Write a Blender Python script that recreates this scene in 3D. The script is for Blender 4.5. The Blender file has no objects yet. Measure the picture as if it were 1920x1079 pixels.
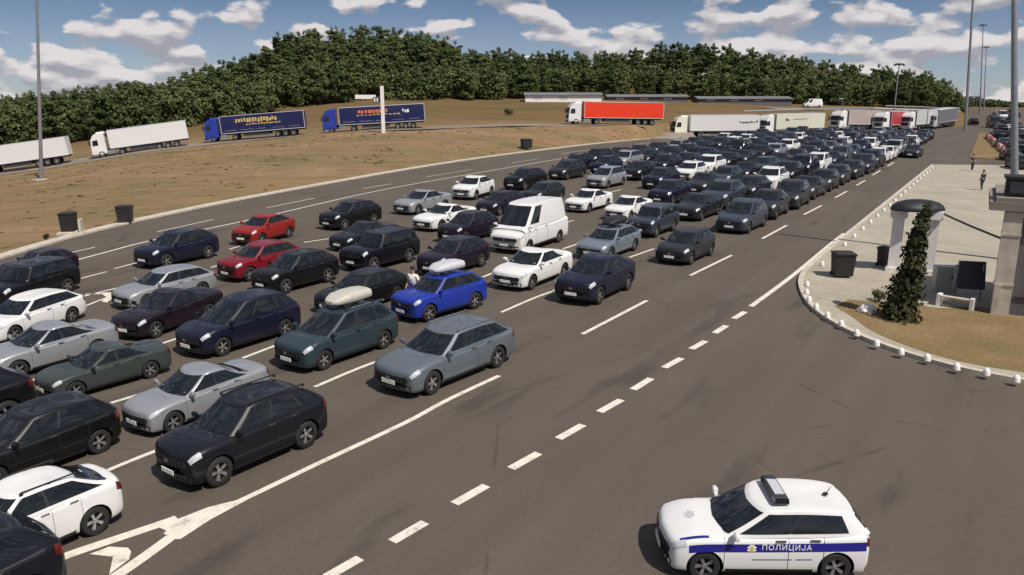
import bpy, bmesh, math, random
import numpy as np
from mathutils import Vector, Matrix
R = math.radians
S = bpy.context.scene
COL = S.collection
random.seed(7)

# ------------------------------------------------------------------ camera, world, sun, exposure
FOC, HOR, EYE = 1500.0, 165.0, 8.7          # focal length and horizon row in photo pixels, eye height in metres
PITCH = math.atan((539.5 - HOR) / FOC)
cd = bpy.data.cameras.new('camera'); cam = bpy.data.objects.new('camera', cd); COL.objects.link(cam)
cam.location = (0, 0, EYE); cam.rotation_euler = (math.pi / 2 - PITCH, 0, 0)
cd.sensor_width = 36; cd.lens = FOC / 1920 * 36; cd.clip_start = 0.5; cd.clip_end = 8000
S.camera = cam

SUN_EL, SUN_AZ = R(54), R(140)               # azimuth clockwise from +Y
sun_dir = Vector((math.sin(SUN_AZ) * math.cos(SUN_EL), math.cos(SUN_AZ) * math.cos(SUN_EL), math.sin(SUN_EL)))
ld = bpy.data.lights.new('sun', 'SUN'); ld.energy = 5.0; ld.angle = R(0.5); ld.color = (1.0, 0.94, 0.85)
lo = bpy.data.objects.new('sun', ld); COL.objects.link(lo); lo.location = (40, -60, 90)
lo.rotation_euler = sun_dir.to_track_quat('Z', 'Y').to_euler()
S.view_settings.view_transform = 'Standard'; S.view_settings.look = 'None'
S.view_settings.exposure = 0.0; S.view_settings.gamma = 1.0

def build_world():
    w = bpy.data.worlds.new('World'); S.world = w; w.use_nodes = True
    nt = w.node_tree; nt.nodes.clear(); N = nt.nodes.new; LK = nt.links.new
    def math_(op, a, b=None, c=None, clamp=False):
        n = N('ShaderNodeMath'); n.operation = op; n.use_clamp = clamp
        for k, v in enumerate((a, b, c)):
            if v is None: continue
            if isinstance(v, (int, float)): n.inputs[k].default_value = v
            else: LK(v, n.inputs[k])
        return n.outputs[0]
    tc = N('ShaderNodeTexCoord'); sp = N('ShaderNodeSeparateXYZ'); LK(tc.outputs['Generated'], sp.inputs[0])
    x, y, z = sp.outputs
    # clear sky: looked up a little higher than the view so that the low sky keeps its blue
    zz = math_('MULTIPLY_ADD', math_('MAXIMUM', z, 0.0), 2.6, 0.05)
    cb = N('ShaderNodeCombineXYZ'); LK(x, cb.inputs[0]); LK(y, cb.inputs[1]); LK(zz, cb.inputs[2])
    sky = N('ShaderNodeTexSky'); sky.sky_type = 'NISHITA'; sky.sun_disc = False
    sky.sun_elevation = SUN_EL; sky.sun_rotation = SUN_AZ; sky.altitude = 100; sky.air_density = 1.0; sky.dust_density = 0.6; sky.ozone_density = 2.0
    LK(cb.outputs[0], sky.inputs['Vector'])
    # cumulus banks in bearing / elevation
    az = math_('ARCTAN2', x, y)
    el = math_('ARCSINE', z)
    def cloud(dz, kx, ky, off, detail=7.0):
        c = N('ShaderNodeCombineXYZ'); LK(math_('MULTIPLY_ADD', az, kx, off), c.inputs[0])
        LK(math_('MULTIPLY', math_('ADD', el, dz), ky), c.inputs[1])
        n = N('ShaderNodeTexNoise'); n.noise_dimensions = '2D'; n.inputs['Scale'].default_value = 1.0; n.inputs['Detail'].default_value = detail
        n.inputs['Roughness'].default_value = 0.50; n.inputs['Distortion'].default_value = 0.0
        LK(c.outputs[0], n.inputs['Vector'])
        if detail < 3: return n.outputs[0]
        v = N('ShaderNodeTexVoronoi'); v.voronoi_dimensions = '2D'; v.feature = 'F1'; v.inputs['Scale'].default_value = 1.15; v.inputs['Detail'].default_value = 1.0; v.inputs['Roughness'].default_value = 0.45
        LK(c.outputs[0], v.inputs['Vector'])
        return math_('ADD', n.outputs[0], math_('MULTIPLY', math_('SUBTRACT', 0.55, v.outputs['Distance']), 0.30))
    KX, KY, OFF = 13.0, 29.0, 13.7
    d0 = cloud(0.0, KX, KY, OFF); d1 = cloud(0.010, KX, KY, OFF, 5.0)
    big = cloud(0.0, 2.6, 9.0, 4.3, 2.0)
    band = N('ShaderNodeMapRange'); band.inputs['From Min'].default_value = 0.03; band.inputs['From Max'].default_value = 0.13
    band.inputs['To Min'].default_value = 0.085; band.inputs['To Max'].default_value = -0.02; LK(el, band.inputs['Value'])
    dens = math_('ADD', math_('ADD', d0, band.outputs[0]), math_('MULTIPLY', math_('SUBTRACT', big, 0.5), 0.35))
    mr = N('ShaderNodeMapRange'); mr.interpolation_type = 'SMOOTHSTEP'
    mr.inputs['From Min'].default_value = 0.48; mr.inputs['From Max'].default_value = 0.58
    LK(dens, mr.inputs['Value'])
    lit = math_('MULTIPLY_ADD', math_('SUBTRACT', d0, d1), 5.0, 0.45, clamp=True)
    cr = N('ShaderNodeValToRGB'); cr.color_ramp.elements[0].color = (4.2, 4.2, 4.7, 1); cr.color_ramp.elements[1].color = (9.0, 8.5, 8.5, 1)
    LK(lit, cr.inputs[0])
    hz = N('ShaderNodeMapRange'); hz.inputs['From Min'].default_value = -0.03; hz.inputs['From Max'].default_value = 0.10
    hz.inputs['To Min'].default_value = 0.75; hz.inputs['To Max'].default_value = 0.0; LK(el, hz.inputs['Value'])
    mx0 = N('ShaderNodeMix'); mx0.data_type = 'RGBA'; LK(hz.outputs[0], mx0.inputs[0]); LK(sky.outputs[0], mx0.inputs[6]); mx0.inputs[7].default_value = (4.2, 4.5, 5.0, 1)
    mx = N('ShaderNodeMix'); mx.data_type = 'RGBA'; LK(math_('MULTIPLY', mr.outputs[0], 0.93), mx.inputs[0]); LK(mx0.outputs[2], mx.inputs[6]); LK(cr.outputs[0], mx.inputs[7])
    bg = N('ShaderNodeBackground'); bg.inputs[1].default_value = 0.085; LK(mx.outputs[2], bg.inputs[0])
    out = N('ShaderNodeOutputWorld'); LK(bg.outputs[0], out.inputs[0])
build_world()

# ------------------------------------------------------------------ finding places on the ground
cT, sT = math.cos(PITCH), math.sin(PITCH)
def ray(px, py):
    u = (px - 960) / FOC; v = -(py - 539.5) / FOC
    return np.array([u, cT + v * sT, -sT + v * cT])
def spot(px, py, z=0.0):                     # the point of the level z seen at this place of the photo
    d = ray(px, py); t = (z - EYE) / d[2]
    return Vector((d[0] * t, d[1] * t, z))
def far_spot(px, py, D):                     # the point D metres ahead seen at this place of the photo
    d = ray(px, py); t = D / d[1]
    return Vector((d[0] * t, D, EYE + d[2] * t))
HEAD = R(33.5)
E_ = np.array([math.sin(HEAD), math.cos(HEAD)]); N_ = np.array([-math.cos(HEAD), math.sin(HEAD)])
def lane_pt(s, n, z=0.0):
    p = E_ * s + N_ * n; return Vector((p[0], p[1], z))
def lane_sn(p): return p[0] * E_[0] + p[1] * E_[1], p[0] * N_[0] + p[1] * N_[1]

# ------------------------------------------------------------------ materials
def new_mat(name):
    m = bpy.data.materials.new(name); m.use_nodes = True
    nt = m.node_tree; b = nt.nodes['Principled BSDF']
    return m, nt, b
def plain(name, col, rough=0.6, metal=0.0, spec=0.5, coat=0.0, vary=0.12, scale=6.0, emit=None):
    m, nt, b = new_mat(name)
    tc = nt.nodes.new('ShaderNodeTexCoord'); n = nt.nodes.new('ShaderNodeTexNoise'); n.inputs['Scale'].default_value = scale; n.inputs['Detail'].default_value = 5
    nt.links.new(tc.outputs['Object'], n.inputs['Vector'])
    r = nt.nodes.new('ShaderNodeValToRGB')
    lo_, hi_ = [max(0, c * (1 - vary)) for c in col], [min(1, c * (1 + vary)) for c in col]
    r.color_ramp.elements[0].position = 0.3; r.color_ramp.elements[1].position = 0.7
    r.color_ramp.elements[0].color = (*lo_, 1); r.color_ramp.elements[1].color = (*hi_, 1)
    nt.links.new(n.outputs[0], r.inputs[0]); nt.links.new(r.outputs[0], b.inputs['Base Color'])
    b.inputs['Roughness'].default_value = rough; b.inputs['Metallic'].default_value = metal
    b.inputs['Specular IOR Level'].default_value = spec; b.inputs['Coat Weight'].default_value = coat; b.inputs['Coat Roughness'].default_value = 0.06
    return m
def paint_mat(name, metal, rough):
    m, nt, b = new_mat(name)
    oi = nt.nodes.new('ShaderNodeObjectInfo'); tc = nt.nodes.new('ShaderNodeTexCoord')
    n = nt.nodes.new('ShaderNodeTexNoise'); n.inputs['Scale'].default_value = 2.2; n.inputs['Detail'].default_value = 6
    nt.links.new(tc.outputs['Object'], n.inputs['Vector'])
    mr = nt.nodes.new('ShaderNodeMapRange'); mr.inputs['To Min'].default_value = 0.95; mr.inputs['To Max'].default_value = 1.04; nt.links.new(n.outputs[0], mr.inputs['Value'])
    hs = nt.nodes.new('ShaderNodeHueSaturation'); nt.links.new(oi.outputs['Color'], hs.inputs['Color']); nt.links.new(mr.outputs[0], hs.inputs['Value'])
    nt.links.new(hs.outputs[0], b.inputs['Base Color'])
    b.inputs['Metallic'].default_value = metal; b.inputs['Roughness'].default_value = rough
    b.inputs['Coat Weight'].default_value = 0.40; b.inputs['Coat Roughness'].default_value = 0.03; b.inputs['Specular IOR Level'].default_value = 0.3
    return m
M = {}
M['paint'] = paint_mat('car_paint', 0.0, 0.42)
M['metallic'] = paint_mat('metallic_car_paint', 0.45, 0.38)
M['trim'] = plain('black_plastic', (0.012, 0.012, 0.013), 0.6)
M['glass'] = plain('tinted_glass', (0.008, 0.010, 0.012), 0.06, spec=0.6, vary=0.3, scale=1.5)
M['tyre'] = plain('tyre_rubber', (0.014, 0.013, 0.013), 0.8)
M['rim'] = plain('alloy_rim', (0.42, 0.42, 0.43), 0.32, metal=0.8)
M['lamp'] = plain('headlight_lens', (0.45, 0.47, 0.50), 0.12, spec=0.8, coat=0.5)
M['tail'] = plain('tail_light_lens', (0.10, 0.006, 0.006), 0.2, coat=0.5)
M['plate'] = plain('number_plate', (0.75, 0.75, 0.72), 0.4)
M['chrome'] = plain('chrome_trim', (0.6, 0.6, 0.62), 0.18, metal=1.0)
M['white'] = plain('white_paint', (0.78, 0.77, 0.75), 0.5, vary=0.05)
M['offwhite'] = plain('off_white_plastic', (0.44, 0.43, 0.37), 0.45, vary=0.08)
M['silverbox'] = plain('pale_grey_plastic', (0.48, 0.48, 0.52), 0.4, vary=0.06)
M['steel'] = plain('galvanised_steel', (0.30, 0.31, 0.33), 0.45, metal=0.6)
M['canopy'] = plain('dark_canopy', (0.012, 0.012, 0.016), 0.55)
M['darksteel'] = plain('dark_steel', (0.05, 0.055, 0.065), 0.5, metal=0.4)
M['bin'] = plain('dark_bin_plastic', (0.016, 0.013, 0.014), 0.6)
M['blue'] = plain('police_blue', (0.012, 0.012, 0.20), 0.35, coat=0.3, vary=0.05)
M['concrete'] = plain('pale_concrete', (0.46, 0.41, 0.34), 0.85, vary=0.2, scale=2.5)
M['stone'] = plain('white_stone', (0.76, 0.72, 0.70), 0.7, vary=0.1, scale=3)
M['bark'] = plain('bark', (0.06, 0.045, 0.03), 0.9, vary=0.35)
M['roofgrey'] = plain('grey_roof_sheet', (0.15, 0.15, 0.16), 0.6, vary=0.15, scale=0.3)
M['ledge'] = plain('weathered_ledge', (0.20, 0.17, 0.14), 0.85, vary=0.2, scale=1.2)
M['wallgrey'] = plain('mauve_grey_render', (0.11, 0.10, 0.105), 0.8, vary=0.15, scale=0.8)
M['skin'] = plain('skin', (0.45, 0.26, 0.19), 0.6)
M['denim'] = plain('dark_cloth', (0.03, 0.035, 0.05), 0.85)
M['shirt'] = plain('white_cloth', (0.75, 0.74, 0.70), 0.85)
M['hair'] = plain('dark_hair', (0.02, 0.015, 0.012), 0.7)
M['yellow'] = plain('yellow_lettering', (0.55, 0.40, 0.10), 0.6)
M['orange'] = plain('orange_lettering', (0.60, 0.16, 0.06), 0.6)
M['flag'] = plain('red_white_barrier', (0.35, 0.08, 0.06), 0.6)

def leaf_mat(name, a, b_, c):
    m, nt, b = new_mat(name)
    g = nt.nodes.new('ShaderNodeNewGeometry'); oi = nt.nodes.new('ShaderNodeObjectInfo')
    n = nt.nodes.new('ShaderNodeTexNoise'); n.inputs['Scale'].default_value = 0.45; n.inputs['Detail'].default_value = 3
    nt.links.new(g.outputs['Position'], n.inputs['Vector'])
    ad = nt.nodes.new('ShaderNodeMath'); ad.operation = 'MULTIPLY_ADD'; nt.links.new(oi.outputs['Random'], ad.inputs[0]); ad.inputs[1].default_value = 0.5; nt.links.new(n.outputs[0], ad.inputs[2])
    ad2 = nt.nodes.new('ShaderNodeMath'); ad2.operation = 'MULTIPLY_ADD'; nt.links.new(g.outputs['Random Per Island'], ad2.inputs[0]); ad2.inputs[1].default_value = 0.3; nt.links.new(ad.outputs[0], ad2.inputs[2])
    r = nt.nodes.new('ShaderNodeValToRGB'); r.color_ramp.elements[0].position = 0.45; r.color_ramp.elements[1].position = 1.25 / 1.3
    r.color_ramp.elements[0].color = (*a, 1); r.color_ramp.elements[1].color = (*c, 1)
    e = r.color_ramp.elements.new(0.72); e.color = (*b_, 1)
    nt.links.new(ad2.outputs[0], r.inputs[0]); nt.links.new(r.outputs[0], b.inputs['Base Color'])
    b.inputs['Roughness'].default_value = 0.75; b.inputs['Specular IOR Level'].default_value = 0.2
    return m
M['leaf'] = leaf_mat('wood_leaves', (0.027, 0.046, 0.013), (0.046, 0.072, 0.021), (0.090, 0.108, 0.040))
M['leaf_light'] = leaf_mat('light_leaves', (0.040, 0.058, 0.016), (0.066, 0.088, 0.026), (0.115, 0.130, 0.050))
M['conifer'] = leaf_mat('conifer_needles', (0.008, 0.013, 0.005), (0.018, 0.025, 0.010), (0.034, 0.036, 0.014))
M['shrub'] = leaf_mat('dry_shrub_leaves', (0.05, 0.04, 0.015), (0.07, 0.06, 0.02), (0.10, 0.09, 0.03))

def noise_node(nt, vec, scale, detail=6, rough=0.55, dist=0.0):
    n = nt.nodes.new('ShaderNodeTexNoise'); n.inputs['Scale'].default_value = scale; n.inputs['Detail'].default_value = detail
    n.inputs['Roughness'].default_value = rough; n.inputs['Distortion'].default_value = dist
    nt.links.new(vec, n.inputs['Vector']); return n.outputs[0]
def mapping(nt, src, scale=(1, 1, 1), rot=(0, 0, 0)):
    if any(rot):
        m0 = nt.nodes.new('ShaderNodeMapping'); m0.inputs['Rotation'].default_value = rot; nt.links.new(src, m0.inputs['Vector']); src = m0.outputs[0]
    mp = nt.nodes.new('ShaderNodeMapping'); mp.inputs['Scale'].default_value = scale
    nt.links.new(src, mp.inputs['Vector']); return mp.outputs[0]
def ramp(nt, fac, stops):
    r = nt.nodes.new('ShaderNodeValToRGB')
    els = r.color_ramp.elements
    els[0].position, els[0].color = stops[0][0], (*stops[0][1], 1); els[1].position, els[1].color = stops[-1][0], (*stops[-1][1], 1)
    for p, c in stops[1:-1]:
        e = els.new(p); e.color = (*c, 1)
    nt.links.new(fac, r.inputs[0]); return r.outputs[0]
def mixc(nt, fac, a, b, mode='MIX'):
    m = nt.nodes.new('ShaderNodeMix'); m.data_type = 'RGBA'; m.blend_type = mode
    for k, v in ((0, fac), (6, a), (7, b)):
        if isinstance(v, (int, float)): m.inputs[k].default_value = v
        elif isinstance(v, tuple): m.inputs[k].default_value = (*v, 1)
        else: nt.links.new(v, m.inputs[k])
    return m.outputs[2]
def bump(nt, b, h, strength, dist=0.02):
    bp = nt.nodes.new('ShaderNodeBump'); bp.inputs['Strength'].default_value = strength; bp.inputs['Distance'].default_value = dist
    nt.links.new(h, bp.inputs['Height']); nt.links.new(bp.outputs[0], b.inputs['Normal'])

def asphalt_mat(name, c0, c1):
    m, nt, b = new_mat(name)
    g = nt.nodes.new('ShaderNodeNewGeometry'); P = g.outputs['Position']
    lane = mapping(nt, P, (0.9, 0.06, 1), (0, 0, HEAD))          # streaks worn along the lanes
    a = noise_node(nt, P, 0.12, 5); s = noise_node(nt, lane, 0.9, 5); f = noise_node(nt, P, 9.0, 3); gr = noise_node(nt, P, 45.0, 2)
    base = ramp(nt, a, [(0.3, c0), (0.7, c1)])
    base = mixc(nt, 0.75, base, ramp(nt, s, [(0.35, (0.88, 0.875, 0.87)), (0.65, (1.07, 1.07, 1.07))]), 'MULTIPLY')
    base = mixc(nt, 0.6, base, ramp(nt, f, [(0.3, (0.82, 0.82, 0.82)), (0.7, (1.12, 1.12, 1.12))]), 'MULTIPLY')
    base = mixc(nt, 0.5, base, ramp(nt, gr, [(0.3, (0.7, 0.7, 0.7)), (0.7, (1.25, 1.25, 1.25))]), 'MULTIPLY')
    oil = noise_node(nt, mapping(nt, P, (0.5, 0.12, 1), (0, 0, HEAD)), 1.7, 4)
    base = mixc(nt, ramp(nt, oil, [(0.57, (0, 0, 0)), (0.70, (0.5, 0.5, 0.5))]), base, (0.03, 0.028, 0.027))
    wob = mixc(nt, 0.12, P, nt.nodes.new('ShaderNodeTexNoise').outputs['Color'])
    vo = nt.nodes.new('ShaderNodeTexVoronoi'); vo.feature = 'DISTANCE_TO_EDGE'; vo.inputs['Scale'].default_value = 0.16; nt.links.new(wob, vo.inputs['Vector'])
    br = noise_node(nt, P, 0.35, 3)
    crack = ramp(nt, vo.outputs['Distance'], [(0.0, (0.6, 0.6, 0.6)), (0.006, (0, 0, 0))])
    crack = mixc(nt, 1.0, crack, ramp(nt, br, [(0.50, (0, 0, 0)), (0.58, (1, 1, 1))]), 'MULTIPLY')
    base = mixc(nt, crack, base, (0.035, 0.03, 0.027))
    nt.links.new(base, b.inputs['Base Color']); b.inputs['Roughness'].default_value = 0.85; b.inputs['Specular IOR Level'].default_value = 0.3
    bump(nt, b, gr, 0.35, 0.01)
    return m
M['asphalt'] = asphalt_mat('asphalt', (0.093, 0.0755, 0.0595), (0.105, 0.087, 0.070))
M['asphalt2'] = asphalt_mat('pale_asphalt', (0.20, 0.17, 0.14), (0.25, 0.21, 0.17))

def field_mat():
    m, nt, b = new_mat('dry_field')
    g = nt.nodes.new('ShaderNodeNewGeometry'); P = g.outputs['Position']
    a = noise_node(nt, mapping(nt, P, (0.5, 1.0, 1), (0, 0, R(8))), 0.075, 6, 0.6, 0.6)
    c = noise_node(nt, mapping(nt, P, (0.6, 1.6, 1)), 0.35, 6, 0.65, 0.3); f = noise_node(nt, P, 3.5, 5, 0.7)
    k = ramp(nt, a, [(0.30, (0.130, 0.112, 0.050)), (0.42, (0.190, 0.140, 0.074)), (0.55, (0.215, 0.140, 0.078)), (0.66, (0.245, 0.178, 0.105)), (0.76, (0.150, 0.126, 0.058))])
    k = mixc(nt, 0.8, k, ramp(nt, c, [(0.30, (0.66, 0.64, 0.60)), (0.5, (1, 1, 1)), (0.70, (1.25, 1.2, 1.12))]), 'MULTIPLY')
    k = mixc(nt, 0.8, k, ramp(nt, f, [(0.3, (0.85, 0.85, 0.84)), (0.7, (1.12, 1.12, 1.1))]), 'MULTIPLY')
    # greener rough meadow beyond the lorry road
    sp = nt.nodes.new('ShaderNodeSeparateXYZ'); nt.links.new(P, sp.inputs[0])
    mr = nt.nodes.new('ShaderNodeMapRange'); mr.inputs['From Min'].default_value = 138; mr.inputs['From Max'].default_value = 165; nt.links.new(sp.outputs[1], mr.inputs['Value'])
    far = ramp(nt, a, [(0.35, (0.085, 0.080, 0.030)), (0.50, (0.16, 0.098, 0.048)), (0.7, (0.11, 0.092, 0.036))])
    k = mixc(nt, mr.outputs[0], k, far)
    nt.links.new(k, b.inputs['Base Color']); b.inputs['Roughness'].default_value = 0.95; b.inputs['Specular IOR Level'].default_value = 0.1
    bump(nt, b, f, 0.5, 0.08)
    return m
M['field'] = field_mat()
def lawn_mat():
    m, nt, b = new_mat('parched_lawn')
    g = nt.nodes.new('ShaderNodeNewGeometry'); P = g.outputs['Position']
    a = noise_node(nt, P, 0.45, 6, 0.6, 0.4); f = noise_node(nt, P, 7.0, 5, 0.7)
    k = ramp(nt, a, [(0.3, (0.165, 0.135, 0.060)), (0.5, (0.205, 0.140, 0.072)), (0.7, (0.25, 0.18, 0.10))])
    k = mixc(nt, 0.8, k, ramp(nt, f, [(0.3, (0.65, 0.65, 0.6)), (0.7, (1.2, 1.2, 1.15))]), 'MULTIPLY')
    nt.links.new(k, b.inputs['Base Color']); b.inputs['Roughness'].default_value = 0.95; b.inputs['Specular IOR Level'].default_value = 0.1
    bump(nt, b, f, 0.8, 0.05); return m
M['lawn'] = lawn_mat()
def paver_mat():
    m, nt, b = new_mat('beige_pavers')
    g = nt.nodes.new('ShaderNodeNewGeometry'); P = mapping(nt, g.outputs['Position'], (1, 1, 1), (0, 0, HEAD))
    br = nt.nodes.new('ShaderNodeTexBrick'); nt.links.new(P, br.inputs['Vector']); br.inputs['Scale'].default_value = 1.0
    br.inputs['Brick Width'].default_value = 0.6; br.inputs['Row Height'].default_value = 0.3; br.inputs['Mortar Size'].default_value = 0.008
    br.inputs['Color1'].default_value = (0.37, 0.33, 0.265, 1); br.inputs['Color2'].default_value = (0.33, 0.295, 0.24, 1); br.inputs['Mortar'].default_value = (0.24, 0.21, 0.16, 1)
    a = noise_node(nt, g.outputs['Position'], 0.35, 6, 0.6); f = noise_node(nt, g.outputs['Position'], 6, 4)
    k = mixc(nt, 0.8, br.outputs[0], ramp(nt, a, [(0.3, (0.78, 0.79, 0.76)), (0.7, (1.15, 1.13, 1.1))]), 'MULTIPLY')
    k = mixc(nt, 0.5, k, ramp(nt, f, [(0.3, (0.8, 0.8, 0.8)), (0.7, (1.15, 1.15, 1.15))]), 'MULTIPLY')
    nt.links.new(k, b.inputs['Base Color']); b.inputs['Roughness'].default_value = 0.85; return m
M['paver'] = paver_mat()
def marking_mat():
    m, nt, b = new_mat('road_paint')
    g = nt.nodes.new('ShaderNodeNewGeometry'); P = g.outputs['Position']
    f = noise_node(nt, P, 3.0, 7, 0.75)
    k = ramp(nt, f, [(0.30, (0.28, 0.25, 0.21)), (0.46, (0.62, 0.57, 0.49)), (0.7, (0.74, 0.69, 0.61))])
    nt.links.new(k, b.inputs['Base Color']); b.inputs['Roughness'].default_value = 0.7; return m
M['marking'] = marking_mat()

# ------------------------------------------------------------------ mesh helpers
class MB:                                     # collects faces, then links them as ONE mesh object
    def __init__(s): s.v = []; s.f = []; s.m = []
    def add(s, vs, fs, mat=0):
        k = len(s.v); s.v += [tuple(v) for v in vs]; s.f += [tuple(i + k for i in f) for f in fs]; s.m += [mat] * len(fs)
    def box(s, c, d, rz=0.0, mat=0, taper=1.0):
        x, y, z = (q / 2 for q in d); c = Vector(c); rot = Matrix.Rotation(rz, 3, 'Z'); vs = []
        for k in (-1, 1):
            t = taper if k > 0 else 1.0
            for a, b in ((-1, -1), (1, -1), (1, 1), (-1, 1)): vs.append(c + rot @ Vector((a * x * t, b * y * t, k * z)))
        s.add(vs, [(3, 2, 1, 0), (4, 5, 6, 7), (0, 1, 5, 4), (1, 2, 6, 5), (2, 3, 7, 6), (3, 0, 4, 7)], mat)
    def tube(s, p, q, r0, r1=None, n=10, mat=0, cap=True):
        p, q = Vector(p), Vector(q); r1 = r0 if r1 is None else r1; ax = (q - p).normalized()
        a = ax.orthogonal().normalized(); b = ax.cross(a); vs = []
        for c, r in ((p, r0), (q, r1)):
            for i in range(n):
                t = 2 * math.pi * i / n; vs.append(c + (a * math.cos(t) + b * math.sin(t)) * r)
        fs = [(i, (i + 1) % n, n + (i + 1) % n, n + i) for i in range(n)]
        if cap: fs += [tuple(range(n - 1, -1, -1)), tuple(range(n, 2 * n))]
        s.add(vs, fs, mat)
    def lathe(s, prof, c=(0, 0, 0), n=24, axis='Z', mat=0):
        c = Vector(c); vs = []; k = len(prof)
        for i in range(n):
            t = 2 * math.pi * i / n
            for r, h in prof:
                p = (r * math.cos(t), r * math.sin(t), h) if axis == 'Z' else (r * math.cos(t), h, r * math.sin(t))
                vs.append(c + Vector(p))
        fs = []
        for i in range(n):
            j = (i + 1) % n
            for a in range(k - 1):
                q = (i * k + a, j * k + a, j * k + a + 1, i * k + a + 1)
                fs.append(q if axis == 'Z' else q[::-1])
        s.add(vs, fs, mat)
    def grid(s, P, mat=0, flip=False):        # P: rows of points
        r, c = len(P), len(P[0]); vs = [p for row in P for p in row]
        fs = [(i * c + j, i * c + j + 1, (i + 1) * c + j + 1, (i + 1) * c + j) for i in range(r - 1) for j in range(c - 1)]
        s.add(vs, [f[::-1] for f in fs] if flip else fs, mat)
    def mesh(s, name, mats, smooth=None):
        me = bpy.data.meshes.new(name); me.from_pydata(s.v, [], s.f)
        for m in mats: me.materials.append(m)
        me.polygons.foreach_set('material_index', s.m)
        if smooth is not None:
            me.polygons.foreach_set('use_smooth', [True] * len(s.f))
            me.set_sharp_from_angle(angle=R(smooth))
        me.update(); return me
    def build(s, name, mats, parent=None, smooth=None, loc=None):
        return link(name, s.mesh(name, mats if isinstance(mats, (list, tuple)) else [mats], smooth), parent, loc)
def link(name, me, parent=None, loc=None):
    o = bpy.data.objects.new(name, me); COL.objects.link(o)
    if parent: o.parent = parent
    if loc is not None: o.location = loc
    return o
def tag(o, label, cat, group=None, kind=None):
    o['label'] = label; o['category'] = cat
    if group: o['group'] = group
    if kind: o['kind'] = kind
    return o
def empty(name, loc=(0, 0, 0), rz=0.0, sc=1.0):
    o = bpy.data.objects.new(name, None); COL.objects.link(o); o.location = loc; o.rotation_euler = (0, 0, rz); o.scale = (sc,) * 3
    o.empty_display_size = 0.3; return o
def structure(o):
    o['kind'] = 'structure'; return o
def catmull(P, n):
    P = [np.array(p, float) for p in P]; P = [2 * P[0] - P[1]] + P + [2 * P[-1] - P[-2]]; out = []
    for i in range(1, len(P) - 2):
        for k in range(n):
            t = k / n; a, b, c, d = P[i - 1:i + 3]
            out.append(0.5 * (2 * b + (c - a) * t + (2 * a - 5 * b + 4 * c - d) * t * t + (3 * b - a - 3 * c + d) * t ** 3))
    out.append(P[-2]); return out
def ribbon(mb, pts, w, dz=0.0, mat=0, zf=None):
    pts = [Vector((p[0], p[1], p[2] if len(p) > 2 else 0)) for p in pts]; L, Rr = [], []
    for i, p in enumerate(pts):
        d = (pts[min(i + 1, len(pts) - 1)] - pts[max(i - 1, 0)]); d.z = 0; d.normalize(); nn = Vector((-d.y, d.x, 0)) * w / 2
        a, b = p + nn, p - nn
        a.z = (zf(a.x, a.y) if zf else p.z) + dz; b.z = (zf(b.x, b.y) if zf else p.z) + dz
        L.append(a); Rr.append(b)
    mb.grid([Rr, L], mat)
def poly_sheet(name, pts, z, mat, thick=0.0):
    bm = bmesh.new(); vs = [bm.verts.new((p[0], p[1], z)) for p in pts]; f = bm.faces.new(vs)
    if f.normal.z < 0: f.normal_flip()
    if f.calc_area() and thick:
        r = bmesh.ops.extrude_face_region(bm, geom=[f]); 
        for v in r['geom']:
            if isinstance(v, bmesh.types.BMVert): v.co.z += 0
        for v in vs: v.co.z -= thick
    bmesh.ops.recalc_face_normals(bm, faces=bm.faces)
    bmesh.ops.triangulate(bm, faces=[q for q in bm.faces if len(q.verts) > 4])
    me = bpy.data.meshes.new(name); bm.to_mesh(me); bm.free(); me.materials.append(mat)
    return link(name, me)

# ------------------------------------------------------------------ terrain
def slope_of(px): return (px - 960) / 1537.0
KERB = [(-900, 800), (-400, 610), (-200, 545), (0, 483), (150, 440), (300, 405), (500, 365), (800, 312), (990, 285), (1200, 262), (1380, 251), (1500, 250), (1620, 248)]
KP = [spot(*p) for p in KERB]
ka = np.array([p.x / p.y for p in KP] + [slope_of(1720), slope_of(1800)]); kD = np.array([p.y for p in KP] + [152, 150])
tt = np.array([(-700, 118, -9), (-150, 122, -5.2), (60, 125, -3.4), (265, 128, -0.95), (480, 136, 0.4), (700, 135, 1.9), (940, 140, 2.4), (1150, 146, 2.3), (1345, 147, 1.75), (1490, 154, 0.95), (1610, 166, 0.0), (1700, 169, 0), (1800, 172, 0), (3000, 175, 0)], float)
ta = (tt[:, 0] - 960) / 1537
# wood: photo column, row of its foot, row of its top, distance of its front edge
ft = np.array([(-400, 300, 190, 168), (-50, 284, 176, 160), (100, 268, 163, 164), (200, 252, 152, 172), (260, 245, 142, 178), (300, 240, 152, 182), (350, 235, 130, 188), (400, 227, 116, 196), (450, 219, 104, 203), (500, 211, 95, 208),
    (520, 206, 68, 211), (560, 200, 59, 214), (620, 193, 53, 218), (700, 187, 50, 222), (780, 187, 56, 226), (820, 187, 68, 230), (860, 187, 80, 232), (880, 187, 90, 236), (950, 186, 92, 240), (1050, 180, 95, 262), (1100, 180, 97, 264), (1180, 180, 91, 264),
    (1240, 184, 80, 262), (1300, 186, 79, 260), (1360, 188, 85, 258), (1400, 190, 88, 258), (1450, 192, 100, 256), (1500, 194, 106, 256), (1550, 195, 112, 256), (1600, 197, 118, 256), (1650, 199, 122, 256), (1700, 200, 128, 256), (1750, 201, 134, 258), (1780, 202, 150, 260), (1800, 203, 176, 262), (1815, 204, 200, 264), (3000, 204, 200, 264)], float)
fa = (ft[:, 0] - 960) / 1537
DEEP = 46.0
f_z0 = EYE - (ft[:, 1] - HOR) * ft[:, 3] / FOC
f_zt = EYE - (ft[:, 2] - HOR) * (ft[:, 3] + DEEP) / FOC          # tree tops at the crest
f_zc = np.maximum(f_zt - 12.5, -2.0)
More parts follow.
